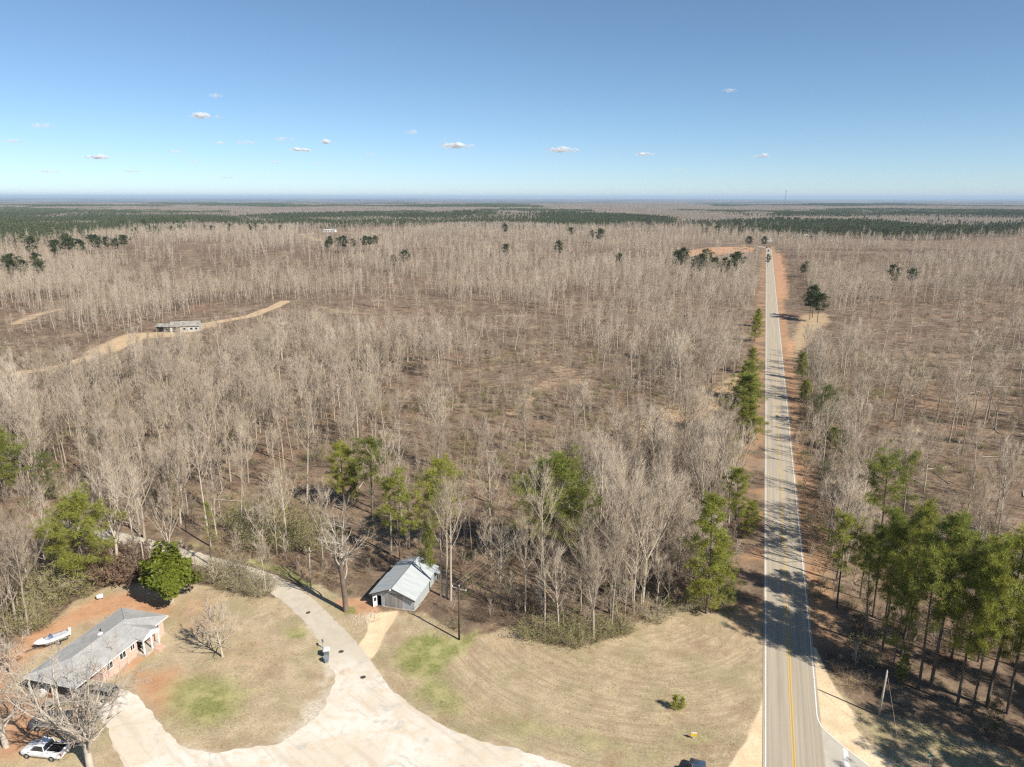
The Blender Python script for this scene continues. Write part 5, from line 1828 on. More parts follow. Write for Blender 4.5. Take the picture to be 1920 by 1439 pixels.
rd.build('ridge_cap', simple('pale_ridge_shingles', (0.40, 0.395, 0.38), 0.9), rf)
MB().tube((1.8, 1.6, 3.2), (1.8, 1.6, 3.75), 0.07, n=8).build('vent_pipe', M_BLACK, rf)
vb = MB().box(0.6, 1.15, 0.55, 0.95, 3.4, 3.74)
vb.build('roof_vent', M_TRIM, rf)
# porch with its own small gable
pg = MB()
for s_ in (-1, 1):
    pts = [(3.7, -0.7, 3.56), (3.7, -5.05, 3.50), (3.7 + s_ * 1.65, -5.05, 2.78), (3.7 + s_ * 1.65, -3.6, 2.95)]
    if s_ < 0:
        pts = pts[::-1]
    pg.sheet([(x, y, z) for x, y, z in pts][::-1], 0.06)
pg.build('porch_roof', M_SHING, hs)
MB().prism([(2.15, 2.72), (5.25, 2.72), (3.7, 3.43)], -4.98, -4.90, axis='y').build('gable', M_TRIM, hs)
pb = MB().box(2.2, 5.2, -4.96, -4.78, 2.42, 2.72)
pb.box(2.2, 2.38, -4.78, -3.56, 2.42, 2.70).box(5.02, 5.2, -4.78, -3.56, 2.42, 2.70)
pb.build('porch_beam', M_TRIM, hs)
MB().box(2.2, 5.2, -4.95, -2.21, 0.0, 0.42).build('porch_floor', M_CONC, hs)
for x in (2.32, 3.75, 5.08):
    MB().box(x - .08, x + .08, -4.93, -4.77, 0.42, 2.42).build('column', M_TRIM, hs)
for k in range(3):
    MB().box(3.9, 5.1, -5.25 - 0.3 * k, -4.951 - 0.3 * k, 0.0, 0.36 - 0.11 * k).build('step', M_BRICK, hs)
d_ = MB().box(3.9, 4.75, -2.25, -2.20, 0.42, 2.4).build('door', simple('dark_door_paint', (0.06, 0.05, 0.045), 0.5), hs)
MB().box(4.62, 4.68, -2.29, -2.25, 1.3, 1.42).build('handle', M_STEEL, d_)


def window(par, x0, x1, y, z0, z1, face=-1, axis='y'):
    f = MB()
    t = 0.08
    d = 0.05 * face
    bx = (lambda a, b_, c, e: f.box(a, b_, min(y, y + d), max(y, y + d), c, e)) if axis == 'y' else (lambda a, b_, c, e: f.box(min(y, y + d), max(y, y + d), a, b_, c, e))
    bx(x0 - t, x1 + t, z1, z1 + t)
    bx(x0 - t, x1 + t, z0 - t, z0)
    bx(x0 - t, x0, z0, z1)
    bx(x1, x1 + t, z0, z1)
    bx((x0 + x1) / 2 - .03, (x0 + x1) / 2 + .03, z0, z1)
    o = f.build('window', M_TRIM, par)
    g = MB()
    q = 0.02 * face
    if axis == 'y':
        g.box(x0, x1, min(y, y + q), max(y, y + q), z0, z1)
    else:
        g.box(min(y, y + q), max(y, y + q), x0, x1, z0, z1)
    g.build('pane', M_GLASS, o)
    return o


for (x0, x1, z0) in ((-2.9, -1.9, 1.25), (-0.6, 0.4, 1.25), (1.3, 2.0, 1.4), (5.7, 6.7, 1.2)):
    window(hs, x0, x1, WY0, z0, 2.25)
window(hs, 2.7, 3.6, -2.2, 0.9, 2.2)
for x0 in (-2.4, 1.0, 4.6):
    window(hs, x0, x0 + 1.2, WY1, 1.0, 2.2, 1)
window(hs, -0.6, 0.6, WX1, 1.0, 2.2, 1, 'x')
for (x, y) in ((-7.95, -3.75), (-7.95, 3.6), (-7.95, 0)):
    MB().box(x - .07, x + .07, y - .07, y + .07, 0.0, EH - .16).build('post', M_TRIM, hs)
ch = empty('porch_chair', tuple(hs.matrix_basis @ Vector((3.0, -3.3, 0.42))), HZ)
ch.location = Matrix.Translation((HOUSE_C[0], HOUSE_C[1], 0)) @ Matrix.Rotation(HZ, 4, 'Z') @ Vector((3.0, -3.4, 0.42))
tag(ch, 'dark chair on the white porch of the brick house', 'chair')
M_DKM = simple('dark_painted_metal', (0.035, 0.035, 0.04), 0.5)
MB().box(-.3, .3, -.3, .3, .38, .46).build('seat', M_DKM, ch)
MB().box(-.3, .3, .24, .30, .46, 1.0).build('backrest', M_DKM, ch)
for x in (-.27, .27):
    for y in (-.27, .27):
        MB().box(x - .03, x + .03, y - .03, y + .03, 0, .38).build('leg', M_DKM, ch)
jk = [('storage_bin', 'white plastic bin under the carport edge of the brick house', -7.2, 2.3, .7, .55, .6, M_TRIM), ('storage_box', 'brown box under the carport edge of the brick house', -7.3, 0.9, 1.5, .7, .5, simple('brown_board', (0.30, 0.15, 0.09), 0.9))]
for nm, lb, x, y, sx_, sy_, sz_, mt in jk:
    p_l = Matrix.Translation((HOUSE_C[0], HOUSE_C[1], 0.1)) @ Matrix.Rotation(HZ, 4, 'Z') @ Vector((x, y, 0))
    o = tag(empty(nm, p_l, HZ + .2), lb, 'box')
    MB().prism([(-sx_ / 2.2, -sy_ / 2.2), (sx_ / 2.2, -sy_ / 2.2), (sx_ / 2.2, sy_ / 2.2), (-sx_ / 2.2, sy_ / 2.2)], 0, sz_ * .86, axis='z').build('body', mt, o, bevel=.03)
    MB().box(-sx_ / 2, sx_ / 2, -sy_ / 2, sy_ / 2, sz_ * .86, sz_).build('lid', mt, o, bevel=.02)

# ------------------------------------------------------------------ the metal barn
BZ = math.atan2(-2.1, 7.7)
bn = empty('metal_barn', (-18.43, 98.36, 0), BZ)      # middle of the front wall
tag(bn, 'pale tin-roofed barn with weathered board front and an open door', 'barn')
HW, BE, BR, BL1, BL2 = 3.55, 2.15, 3.55, 6.4, 10.2
fr = MB()
DX0, DX1, DH = -2.75, -2.0, 1.85
# front wall in panels about the open door
fr.prism([(-HW, 0), (DX0, 0), (DX0, DH), (DX0, BE + (BR - BE) * (1 - 2.75 / HW)), (-HW, BE)], 0, .08, axis='y')
fr.prism([(DX0, DH), (DX1, DH), (DX1, BE + (BR - BE) * (1 - 2.0 / HW)), (DX0, BE + (BR - BE) * (1 - 2.75 / HW))], 0, .08, axis='y')
fr.prism([(DX1, 0), (HW, 0), (HW, BE), (0, BR), (DX1, BE + (BR - BE) * (1 - 2.0 / HW))], 0, .08, axis='y')
fr.build('front_wall', M_TINF, bn)
MB().prism([(-1.3, 0.05), (1.55, 0.05), (1.55, 2.35), (-1.3, 2.55)], -.06, -.003, axis='y').build('board_panel', M_BOARD, bn)
MB().box(-1.75, HW + .05, -.10, 0.0, -.05, .12).build('sill', M_CONC, bn)
dr = MB().box(-.75, 0, -.05, 0, .05, DH - .05).build('door', M_TRIM, bn)
dr.location = (DX0, -.03, 0)
dr.rotation_euler = (0, 0, R(62))
MB().box(-.62, -.13, -.07, -.05, .95, 1.6).build('pane', M_GLASS, dr)
sw = MB()
sw.box(HW - .08, HW, .08, BL1, 0, BE).box(-HW, -HW + .08, .08, BL2, 0, BE).box(HW - .28, HW - .2, BL1 + .55, BL2, 0, BE - .1)
sw.box(-HW + .08, HW - .2, BL2 - .08, BL2, 0, BE)
sw.build('side_wall', M_TINW, bn)
MB().box(HW - .30, HW - .22, BL1 + .001, BL1 + .549, 0, BE - .1).build('doorway_shade_panel', M_INSHADE, bn)  # dark sheet across the gap, its inner shade painted in
MB().box(-HW + .08, HW - .31, .081, BL2 - .081, -.02, .03).build('floor', M_INSHADE, bn)
fo = MB().box(HW + .001, HW + .06, .3, BL1, -.05, .14)
fo.build('footing', M_CONC, bn)


def gable_roof(y0, y1, hw, ze, zr, name):
    m_ = MB()
    for s_ in (-1, 1):
        q = [(0, y0, zr), (s_ * hw, y0, ze), (s_ * hw, y1, ze), (0, y1, zr)]
        m_.sheet(q if s_ > 0 else q[::-1], .05)
    return m_.build(name, M_TIN, bn)


sl = (BR - BE) / HW
r1 = gable_roof(-.42, BL1, HW + .32, BE + .07 - .32 * sl, BR + .07, 'roof')
r2 = gable_roof(BL1 + .01, BL2 + .2, HW + .1, BE + .02 - .1 * sl, BR + .02, 'rear_roof')
MB().tube((0, -.42, BR + .09), (0, BL2 + .2, BR + .06), .07, n=6).build('ridge_cap', M_STEEL, r1)
ff = MB()
for s_ in (-1, 1):
    q = [(0, BR + .015), (s_ * (HW + .32), BE + .015 - .32 * sl), (s_ * (HW + .32), BE - .22 - .32 * sl), (0, BR - .22)]
    ff.prism(q, -.46, -.425, axis='y')
ff.build('fascia', M_RUSTY, bn)
MB().tube((-.15, -.47, BR - .08), (-.15, -.75, BR - .16), .09, .13, n=8).build('lamp', M_TRIM, bn)
ln = MB()
ln.sheet([(HW - .2, 8.7, 2.0), (HW + .8, 8.7, 1.75), (HW + .8, 9.9, 1.75), (HW - .2, 9.9, 2.0)], .05)
ln.build('lean_to_roof', M_TIN, bn)
for y in (8.8, 9.7):
    MB().box(HW + .6, HW + .7, y - .05, y + .05, 0, 1.72).build('post', M_PALEWOOD, bn)

# ------------------------------------------------------------------ vehicles
def car(name, loc, rz, label, cat, col, L=4.7, W=1.82, H=1.62, kind='wagon', rough=0.3, group=None, rack=False):
    r = tag(empty(name, (loc[0], loc[1], loc[2] if len(loc) > 2 else float(terrain(loc[0], loc[1])) + .02), rz), label, cat, group)
    mp = simple(name + '_paint', col, rough, 0.5, 0.0 if col[0] > .6 else 0.2, var=0.06, scale=2)
    hw = W / 2
    gz_ = 0.28
    hood, belt = 0.58 * H, 0.62 * H
    tail = belt if kind != 'sedan' else 0.60 * H

    def ring(x, w, z0, z1):
        return [(x, -w * .94, z0), (x, w * .94, z0), (x, w, z0 + (z1 - z0) * .35), (x, w * .985, z0 + (z1 - z0) * .8), (x, w * .9, z1), (x, -w * .9, z1), (x, -w * .985, z0 + (z1 - z0) * .8), (x, -w, z0 + (z1 - z0) * .35)]
    st = [(-.5, .80, .42, belt * .92), (-.485, .90, .32, tail * .98), (-.42, .98, gz_, tail), (-.2, 1, gz_, belt), (.1, 1, gz_, belt), (.2, 1, gz_, belt * .99), (.30, .99, gz_, hood), (.44, .94, gz_, hood * .9), (.485, .84, .34, hood * .76), (.5, .72, .42, hood * .62)]
    bd = MB().loft([ring(x * L, w * hw, z0, z1) for x, w, z0, z1 in st])
    body = bd.build('body', mp, r, True)
    cab0, cab1, rf0, rf1 = {'wagon': (-.485, .24, -.43, .08), 'suv': (-.48, .22, -.44, .07), 'sedan': (-.36, .22, -.20, .07), 'pickup': (-.12, .24, -.09, .10)}[kind]

    def gring(x, w, z):
        return [(x, -w, z), (x, w, z)]
    zr = H - .05
    gl = MB().loft([[(cab0 * L, -hw * .9, belt - .03), (cab0 * L, hw * .9, belt - .03), (rf0 * L, hw * .76, zr), (rf0 * L, -hw * .76, zr)],
                    [(cab1 * L, -hw * .9, belt - .03), (cab1 * L, hw * .9, belt - .03), (rf1 * L, hw * .76, zr), (rf1 * L, -hw * .76, zr)]])
    gl.build('window_glass', M_GLASS, r)
    rr = MB().loft([[(rf0 * L - .05, -hw * .78, zr - .02), (rf0 * L - .05, hw * .78, zr - .02), (rf0 * L, hw * .70, H), (rf0 * L, -hw * .70, H)],
                    [(rf1 * L + .04, -hw * .78, zr - .02), (rf1 * L + .04, hw * .78, zr - .02), (rf1 * L - .1, hw * .70, H), (rf1 * L - .1, -hw * .70, H)]])
    xs = [(cab0, rf0), (cab1, rf1)] + ([(-.13, -.13), (-.32, -.32)] if kind in ('wagon', 'suv') else [(-.08, -.08)] if kind == 'sedan' else [])
    for xa, xb in xs:
        for s_ in (-1, 1):
            rr.tube((xa * L, s_ * hw * .905, belt - .02), (xb * L, s_ * hw * .775, zr), .05, n=5)
    rr.build('roof', mp, r)
    if rack:
        for s_ in (-1, 1):
            MB().tube((-.40 * L, s_ * hw * .55, H + .06), (.02 * L, s_ * hw * .55, H + .06), .035, n=6).build('roof_rail', M_STEEL, r)
    if kind == 'pickup':
        MB().box(-.475 * L, -.14 * L, -hw * .78, hw * .78, belt + .004, belt + .012).build('bed', M_INSHADE, r)  # flat dark sheet on the solid body paints the shade of the bed cavity
        bw = MB()
        for s_ in (-1, 1):
            bw.box(-.48 * L, -.13 * L, s_ * hw * .84 - .06, s_ * hw * .84 + .06, belt - .1, belt + .12)
        bw.box(-.495 * L, -.475 * L, -hw * .84, hw * .84, belt - .1, belt + .12)
        bw.build('bed_wall', mp, r)
    for x in (-.29, .31):
        for s_ in (-1, 1):
            w = MB().tube((x * L, s_ * (hw - .20), .33), (x * L, s_ * (hw + .015), .33), .33, n=18).build('wheel', M_BLACK, r)
            MB().tube((x * L, s_ * (hw + .016), .33), (x * L, s_ * (hw + .03), .33), .19, n=14).build('rim', M_STEEL, w)
    for s_ in (-1, 1):
        MB().box(.455 * L, .492 * L, s_ * hw * .62 - .15, s_ * hw * .62 + .15, hood * .66, hood * .80).build('headlight', M_STEEL, r)
        MB().box(-.503 * L, -.47 * L, s_ * hw * .80 - .07, s_ * hw * .80 + .07, belt * .66, belt * .92).build('tail_light', simple('red_lens', (0.45, 0.02, 0.025), 0.3), r)
        MB().box(cab1 * L - .25, cab1 * L - .1, s_ * (hw + .08) - .08, s_ * (hw + .08) + .08, belt, belt + .13).build('mirror', mp, r)
    return r


car('station_wagon', (-52.75, 77.85, 0.02), R(168), 'dusty grey-brown family wagon parked at the carport of the brick house', 'car', (0.34, 0.31, 0.26), 4.7, 1.85, 1.68, 'wagon')
car('pickup_truck', (-53.5, 68.2, 0.02), R(172), 'white pickup parked under the silver dead tree', 'truck', (0.78, 0.78, 0.77), 5.2, 1.9, 1.75, 'pickup')
car('sedan', (-55.9, 73.1, 0.02), R(24), 'dark grey sedan half hidden by the dead tree limbs', 'car', (0.075, 0.08, 0.09), 4.5, 1.75, 1.42, 'sedan', 0.12)
car('sport_utility_car', (20.35, 64.5, 0.02), R(72), 'dark blue car with roof rails at the lower border of the picture', 'car', (0.055, 0.085, 0.14), 4.7, 1.9, 1.75, 'suv', 0.15, rack=True)
for (x, y, lab, c_, a_, gr) in ((*gp(1441, 471), 'dark car coming down the far end of the highway', (0.05, 0.05, 0.05), 1.9, None), (*gp(1437.5, 465), 'dark car close behind another at the crest of the highway', (0.06, 0.055, 0.05), 1.9, None)):
    car('car', (x, y, 0.05), math.atan2(-RDV[1], -RDV[0]), lab, 'car', c_, 4.6, 1.9, 1.7, 'suv')

# trailer board beside the sedan
tl = tag(empty('trailer_bed', (*gp(104, 1322), 0.0), R(20)), 'flat pale trailer bed lying between the sedan and the carport', 'trailer')
MB().box(-1.1, 1.1, -.75, .75, .42, .50).build('deck', M_PALEWOOD, tl)
for s_ in (-1, 1):
    MB().tube((0, s_ * .78, .28), (0, s_ * .92, .28), .28, n=14).build('wheel', M_BLACK, tl)
MB().box(1.1, 2.0, -.05, .05, .40, .48).build('drawbar', M_STEEL, tl)

# ------------------------------------------------------------------ boat on its trailer
bt = tag(empty('boat', (-65.75, 89.0, 0), math.atan2(2.6, 2.7) + math.pi), 'white open motorboat on a trailer behind the brick house', 'boat')
st = [(-2.1, .66, .62), (-1.2, .78, .52), (0, .80, .50), (1.0, .68, .54), (1.7, .42, .68), (2.2, .05, .86)]
hb = MB().loft([[(x, -w, 1.08 + .06 * max(0, x)), (x, -w * .86, zb + .18), (x, 0, zb), (x, w * .86, zb + .18), (x, w, 1.08 + .06 * max(0, x))] for x, w, zb in st])
M_GEL = simple('white_gelcoat', (0.80, 0.80, 0.78), 0.25, 0.5, var=0.05)
hb.build('hull', M_GEL, bt, True)
MB().prism([(-1.95, -.52), (-.1, -.62), (.9, -.5), (.9, .5), (-.1, .62), (-1.95, .52)], 1.10, 1.13, axis='z').build('cockpit_floor', simple('grey_deck', (0.55, 0.56, 0.58), 0.7), bt)
MB().prism([(.95, -.6), (1.7, -.36), (2.15, -.06), (2.15, .06), (1.7, .36), (.95, .6)], 1.12, 1.22, axis='z').build('foredeck', M_GEL, bt)
cn = MB().loft([[(-.2, -.3, 1.13), (.35, -.3, 1.13), (.35, .3, 1.13), (-.2, .3, 1.13)], [(-.05, -.25, 1.6), (.2, -.25, 1.6), (.2, .25, 1.6), (-.05, .25, 1.6)]])
cn.build('console', simple('blue_seat_vinyl', (0.10, 0.14, 0.28), 0.5), bt)
mo = MB().box(-2.45, -2.12, -.18, .18, 1.05, 1.62).box(-2.36, -2.2, -.07, .07, .45, 1.05)
mo.build('outboard_motor', M_GEL, bt, bevel=.05)
tr_ = tag(empty('boat_trailer', tuple(bt.location), bt.rotation_euler[2]), 'dark boat trailer under the white motorboat', 'trailer')
MB().box(-1.9, 1.2, -.62, -.52, .36, .44).box(-1.9, 1.2, .52, .62, .36, .44).tube((1.2, -.57, .40), (2.4, 0, .40), .05, n=6).tube((1.2, .57, .40), (2.4, 0, .40), .05, n=6).tube((2.3, 0, .40), (3.3, 0, .36), .05, n=6).build('frame', M_DKM, tr_)
for s_ in (-1, 1):
    w = MB().tube((-.6, s_ * .70, .30), (-.6, s_ * .88, .30), .30, n=16).build('wheel', M_BLACK, tr_)
    MB().tube((-.6, s_ * .881, .30), (-.6, s_ * .9, .30), .16, n=12).build('rim', M_STEEL, w)
    MB().box(-1.7, .9, s_ * .42 - .05, s_ * .42 + .05, .44, .66).build('bunk', M_PALEWOOD, tr_)
MB().tube((3.2, 0, .34), (3.2, 0, 0), .04, n=6).build('jack', M_STEEL, tr_)

# ------------------------------------------------------------------ poles and wires
def pole(bu, bv, h, wood, label, r=.15, lean=(0, 0), arm=0, arm_az=0.0, lamp=False):
    x, y = gp(bu, bv)
    z = float(terrain(x, y))
    o = tag(empty('utility_pole', (x, y, z)), label, 'pole')
    top = Vector((lean[0], lean[1], h))
    MB().tube((0, 0, -.4), top, r, r * .68, 10).build('pole_shaft', wood, o, True)
    pts = []
    if arm:
        ax = Vector((math.cos(arm_az), math.sin(arm_az), 0))
        for k, zz in enumerate([h - .35]):
            a_ = Vector((top.x * .97, top.y * .97, zz))
            p0, p1 = a_ - ax * arm / 2, a_ + ax * arm / 2
            MB().tube(p0, p1, .075, n=6).build('crossarm', M_PALEWOOD, o)
            for t in (0.03, .5, .97):
                q = p0.lerp(p1, t) + Vector((0, 0, .08 if t != .5 else .42))
                ins = MB().tube(q, q + Vector((0, 0, .2)), .06, .045, 8)
                ins.build('insulator', M_TRIM, o)
                pts.append(q + Vector((x, y, z + .2)))
            for s_ in (-1, 1):
                MB().tube(a_ + ax * s_ * arm * .3, Vector((top.x * .9, top.y * .9, zz - .7)), .025, n=5).build('brace', M_STEEL, o)
    else:
        MB().tube(top + Vector((0, 0, .001)), top + Vector((0, 0, .18)), .05, n=6).build('insulator', M_TRIM, o)
        pts = [top + Vector((x, y, z + .18))]
    if lamp:
        MB().tube(top + Vector((0, 0, -.5)), top + Vector((.3, -.3, -.3)), .03, n=5).build('lamp_arm', M_STEEL, o)
        MB().tube(top + Vector((.3, -.3, -.45)), top + Vector((.3, -.3, -.2)), .14, .08, 8).build('lamp_head', M_STEEL, o)
    return o, pts


wire_dir = math.atan2(88, 48)
_, q1 = pole(862, 1200, 8.6, M_DKWOOD, 'dark wooden power pole with white crossarm at the corner of the mown field', .16, (0.15, 0), 2.4, wire_dir - math.pi / 2)
_, q2 = pole(1245, 826, 8.8, M_DKWOOD, 'thin dark power pole on the straw slope amid bare trees', .15, (0, 0), 1.6, wire_dir - math.pi / 2)
_, q3 = pole(1382, 692, 8.8, M_PALEWOOD, 'pale power pole in the edge of the wood, up the straw slope', .15, (0, 0), 1.6, wire_dir - math.pi / 2)
pole(583, 1093, 6.2, M_PALEWOOD, 'thin pale pole with a lamp standing beside the gravel lane', .11, (0.2, 0.1), 0, 0, True)
_, q5 = pole(1649, 1342, 6.3, M_PALEWOOD, 'pale leaning pole with a guy wire in front of the pine stand', .15, (0.25, 0.1))
M_WIRE = simple('bright_power_wire', (0.42, 0.38, 0.33), 0.5, 0.3, 0.3)


def wire(name, a, b, sag, label, r=.018, group=None):
    m_ = MB()
    prev = None
    for k in range(17):
        t = k / 16
        p = a.lerp(b, t) - Vector((0, 0, sag * 4 * t * (1 - t)))
        if prev is not None:
            m_.tube(prev, p, r, n=4)
        prev = p
    return tag(m_.build(name, M_WIRE), label, 'wire', group)


for k in range(3):
    wire('power_line', q1[k], q2[k], 1.6, 'thin wire running from the corner power pole up to the straw slope pole', group='wires up to the straw slope pole')
    wire('power_line', q2[k], q3[k], .9, 'thin wire running from the straw slope pole into the wood', group='wires from the straw slope pole')
gx_, gy_ = gp(1692, 1432)
wire('guy_wire', q5[0] - Vector((0, 0, .3)), Vector((gx_, gy_, 0)), 0.0, 'guy wire from the pale leaning pole to the grass', .012)

# ------------------------------------------------------------------ mailbox, bin, signs, small things
bx_, by_ = gp(614, 1231)
bi = tag(empty('trash_bin', (bx_, by_, 0), R(12)), 'white-lidded wheeled trash bin at the lawn edge beside the lane', 'bin')
MB().loft([[(-.30, -.32, .08), (.30, -.32, .08), (.30, .32, .08), (-.30, .32, .08)], [(-.40, -.44, 1.05), (.40, -.44, 1.05), (.40, .44, 1.05), (-.40, .44, 1.05)]]).build('body', simple('grey_green_plastic', (0.16, 0.18, 0.18), 0.6), bi)
MB().prism([(-.47, 1.05), (.47, 1.05), (.42, 1.14), (-.36, 1.20), (-.47, 1.14)], -.48, .48, axis='y').build('lid', simple('white_plastic', (0.66, 0.66, 0.64), 0.5), bi)
for s_ in (-1, 1):
    MB().tube((-.30, s_ * .33, .13), (-.30, s_ * .41, .13), .13, n=12).build('wheel', M_BLACK, bi)
MB().tube((-.5, -.35, 1.08), (-.5, .35, 1.08), .025, n=6).build('handle', M_BLACK, bi)
bx_, by_ = gp(612, 1240)
bi = tag(empty('trash_bin', (bx_ + .1, by_ - .25, 0), R(40)), 'low grey open-topped bin in front of the white-lidded bin', 'bin')
MB().loft([[(-.24, -.26, .02), (.24, -.26, .02), (.24, .26, .02), (-.24, .26, .02)], [(-.33, -.36, .78), (.33, -.36, .78), (.33, .36, .78), (-.33, .36, .78)]]).build('body', simple('slate_plastic', (0.17, 0.19, 0.21), 0.6), bi)
MB().box(-.36, .36, -.39, .39, .78, .84).build('rim', simple('pale_slate_plastic', (0.26, 0.28, 0.30), 0.6), bi)
bx_, by_ = gp(607, 1216)
mb_ = tag(empty('mailbox', (bx_, by_, 0), R(25)), 'small mailbox on a post just up the lane from the bins', 'mailbox')
MB().box(-.05, .05, -.05, .05, -.2, 1.05).build('post', M_PALEWOOD, mb_)
pr = [(-.11, 1.05), (.11, 1.05), (.11, 1.2)] + [(.11 * math.cos(a), 1.2 + .11 * math.sin(a)) for a in np.linspace(.3, 2.84, 6)] + [(-.11, 1.2)]
MB().prism(pr, -.28, .28, axis='y').build('box', simple('grey_mailbox_metal', (0.30, 0.31, 0.31), 0.4, 0.5, 0.5), mb_)
MB().box(.115, .13, -.05, .0, 1.15, 1.42).build('flag', simple('red_flag_paint', (0.5, 0.04, 0.03), 0.5), mb_)

sx_, sy_ = gp(1302, 1386)
sg = tag(empty('field_marker_sign', (sx_, sy_, 0), R(-6)), 'small yellow marker sign standing in the mown field', 'sign')
MB().box(-.03, .03, -.02, .02, -.2, .75).build('post', M_TRIM, sg)
MB().box(-.32, .32, -.06, -.021, .42, .86).build('panel', simple('yellow_sign_face', (0.78, 0.50, 0.03), 0.5), sg)
MB().box(-.32, .32, -.061, -.020, .861, .98).build('top_strip', M_TRIM, sg)
sx_, sy_ = gp(1740, 1452)
ss = tag(empty('street_sign', (sx_, sy_, 0), R(20)), 'green street name sign on a thin post by the side road', 'sign')
MB().tube((0, 0, -.3), (0, 0, 2.35), .035, n=8).build('post', M_TRIM, ss)
MB().box(-.42, .42, -.012, .012, 2.38, 2.58).build('blade', simple('green_sign_face', (0.05, 0.30, 0.20), 0.4), ss)
MB().box(-.012, .012, -.36, .36, 2.60, 2.80).build('blade', simple('green_sign_face_two', (0.05, 0.30, 0.20), 0.4), ss)

M_PATCH = simple('dark_iron', (0.075, 0.066, 0.052), 0.8, scale=9)
for (u, v_, lab) in ((682, 1271, 'dark round cover in the wide part of the gravel drive'), (641, 1223, 'dark oval cover in the lane by the trash bins'), (579, 1150, 'dark cover at the lawn edge of the lane, up from the bins')):
    x, y = gp(u, v_)
    o = tag(empty('ground_cover_plate', (x, y, .015), u), lab, 'cover')
    n = 14
    MB().prism([(.36 * math.cos(k * 6.283 / n), .30 * math.sin(k * 6.283 / n)) for k in range(n)], 0, .05, axis='z').build('plate', M_PATCH, o)
    MB().prism([(.43 * math.cos(k * 6.283 / n), .37 * math.sin(k * 6.283 / n)) for k in range(n)], 0, .025, axis='z').build('rim', M_CONC, o)

x, y = gp(189, 1124)
tk = tag(empty('water_tank', (x, y, 0), R(30)), 'small white tank on the red clay up from the house', 'tank')
MB().tube((-.45, 0, .42), (.45, 0, .42), .36, n=14).build('barrel', M_TRIM, tk, True)
for s_ in (-1, 1):
    MB().box(s_ * .3 - .06, s_ * .3 + .06, -.25, .25, 0, .16).build('foot', M_DKM, tk)

# pale rocks tumbled where the barn drive meets the lane
rk = []
for k in range(3):
    rnd = random.Random(1200 + k)
    m_ = MB()
    rings = []
    for q in range(5):
        t = q / 4
        rr_ = math.sin(0.35 + t * 2.6) * .3
        rings.append([(rr_ * math.cos(a) * rnd.uniform(.75, 1.25), rr_ * math.sin(a) * rnd.uniform(.75, 1.25), -.1 + t * .36) for a in np.linspace(0, 6.283, 8)[:-1]])
    m_.loft(rings)
    rk.append(proto('rock_source', m_.mesh('rock', [simple('pale_rock', (0.47, 0.385, 0.29), 0.9)])))
RKP = poly([(655, 1152), (705, 1142), (715, 1162), (690, 1175), (662, 1172)])
r_ = np.random.default_rng(77)
rx, ry = r_.uniform(RKP[:, 0].min(), RKP[:, 0].max(), 400), r_.uniform(RKP[:, 1].min(), RKP[:, 1].max(), 400)
k = inside(rx, ry, RKP)
k[150:] = k[150:] & (r_.uniform(0, 1, 250) < .4)
rx, ry = rx[k], ry[k]
scatter('rocks', rx, ry, r_.uniform(0, 6, len(rx)), r_.uniform(.2, 1.0, len(rx)) ** 1.6 * .5, rk, 21)

# ------------------------------------------------------------------ far buildings
def shed(name, c, rz, lx, ly, he, hr, label, wall, roofm, cat='house', doors=(), two=None):
    o = tag(empty(name, (c[0], c[1], float(terrain(c[0], c[1]))), rz), label, cat)
    w = MB()
    w.box(-lx / 2, lx / 2, -ly / 2, ly / 2, -.5, he)
    w.prism([(-ly / 2, he), (ly / 2, he), (0, hr)], -lx / 2, lx / 2)
    w.build('wall', wall, o)
    m_ = MB()
    sl_ = (hr - he) / (ly / 2)
    for s_ in (-1, 1):
        q = [(-lx / 2 - .4, 0, hr + .08), (lx / 2 + .4, 0, hr + .08), (lx / 2 + .4, s_ * (ly / 2 + .5), he + .08 - .5 * sl_), (-lx / 2 - .4, s_ * (ly / 2 + .5), he + .08 - .5 * sl_)]
        m_.sheet(q if s_ < 0 else q[::-1], .06)
    m_.build('roof', roofm, o)
    for (x0, x1, z0, z1, kind) in doors:
        f = MB().box(x0, x1, -ly / 2 - .06, -ly / 2 - .005, z0, z1).build('door' if kind == 'd' else 'window', M_INSHADE if kind == 'd' else M_TRIM, o)  # open fronts are flat panels with the shade behind them painted in
        if kind == 'w':
            MB().box(x0 + .12, x1 - .12, -ly / 2 - .09, -ly / 2 - .061, z0 + .12, z1 - .12).build('pane', M_GLASS, f)
        else:
            MB().box(x0 + .1, x1 - .1, -ly / 2 - .08, -ly / 2 - .061, z0, z1 - .1).build('leaf', M_INSHADE, f)  # second dark panel, painted shade of the opening
    return o


M_OLDW = simple('peeling_white_boards', (0.56, 0.54, 0.50), 0.8, var=0.3, scale=2)
M_OLDG = simple('grey_old_boards', (0.26, 0.24, 0.21), 0.9, var=0.3, scale=2)
M_OLDR = simple('weathered_roofing', (0.34, 0.315, 0.27), 0.9, var=0.25, scale=0.8)
shed('old_shed', gp(314, 627), R(-6), 7.2, 5.5, 2.6, 3.5, 'smaller old grey shed with dark open front beside the dirt track', M_OLDG, M_OLDR, 'shed', ((-3.1, .2, 0, 2.2, 'd'), (1.0, 2.3, .8, 1.9, 'w')))
shed('old_house', gp(351, 626), R(14), 12.5, 8, 2.8, 4.3, 'larger abandoned white-walled house with grey roof beside the dirt track', M_OLDW, M_OLDR, 'house', ((-5.2, -2.2, 0, 2.3, 'd'), (-1, .6, .8, 2.0, 'w'), (2.2, 3.6, .8, 2.0, 'w'), (4.4, 5.6, .8, 2.0, 'w')))
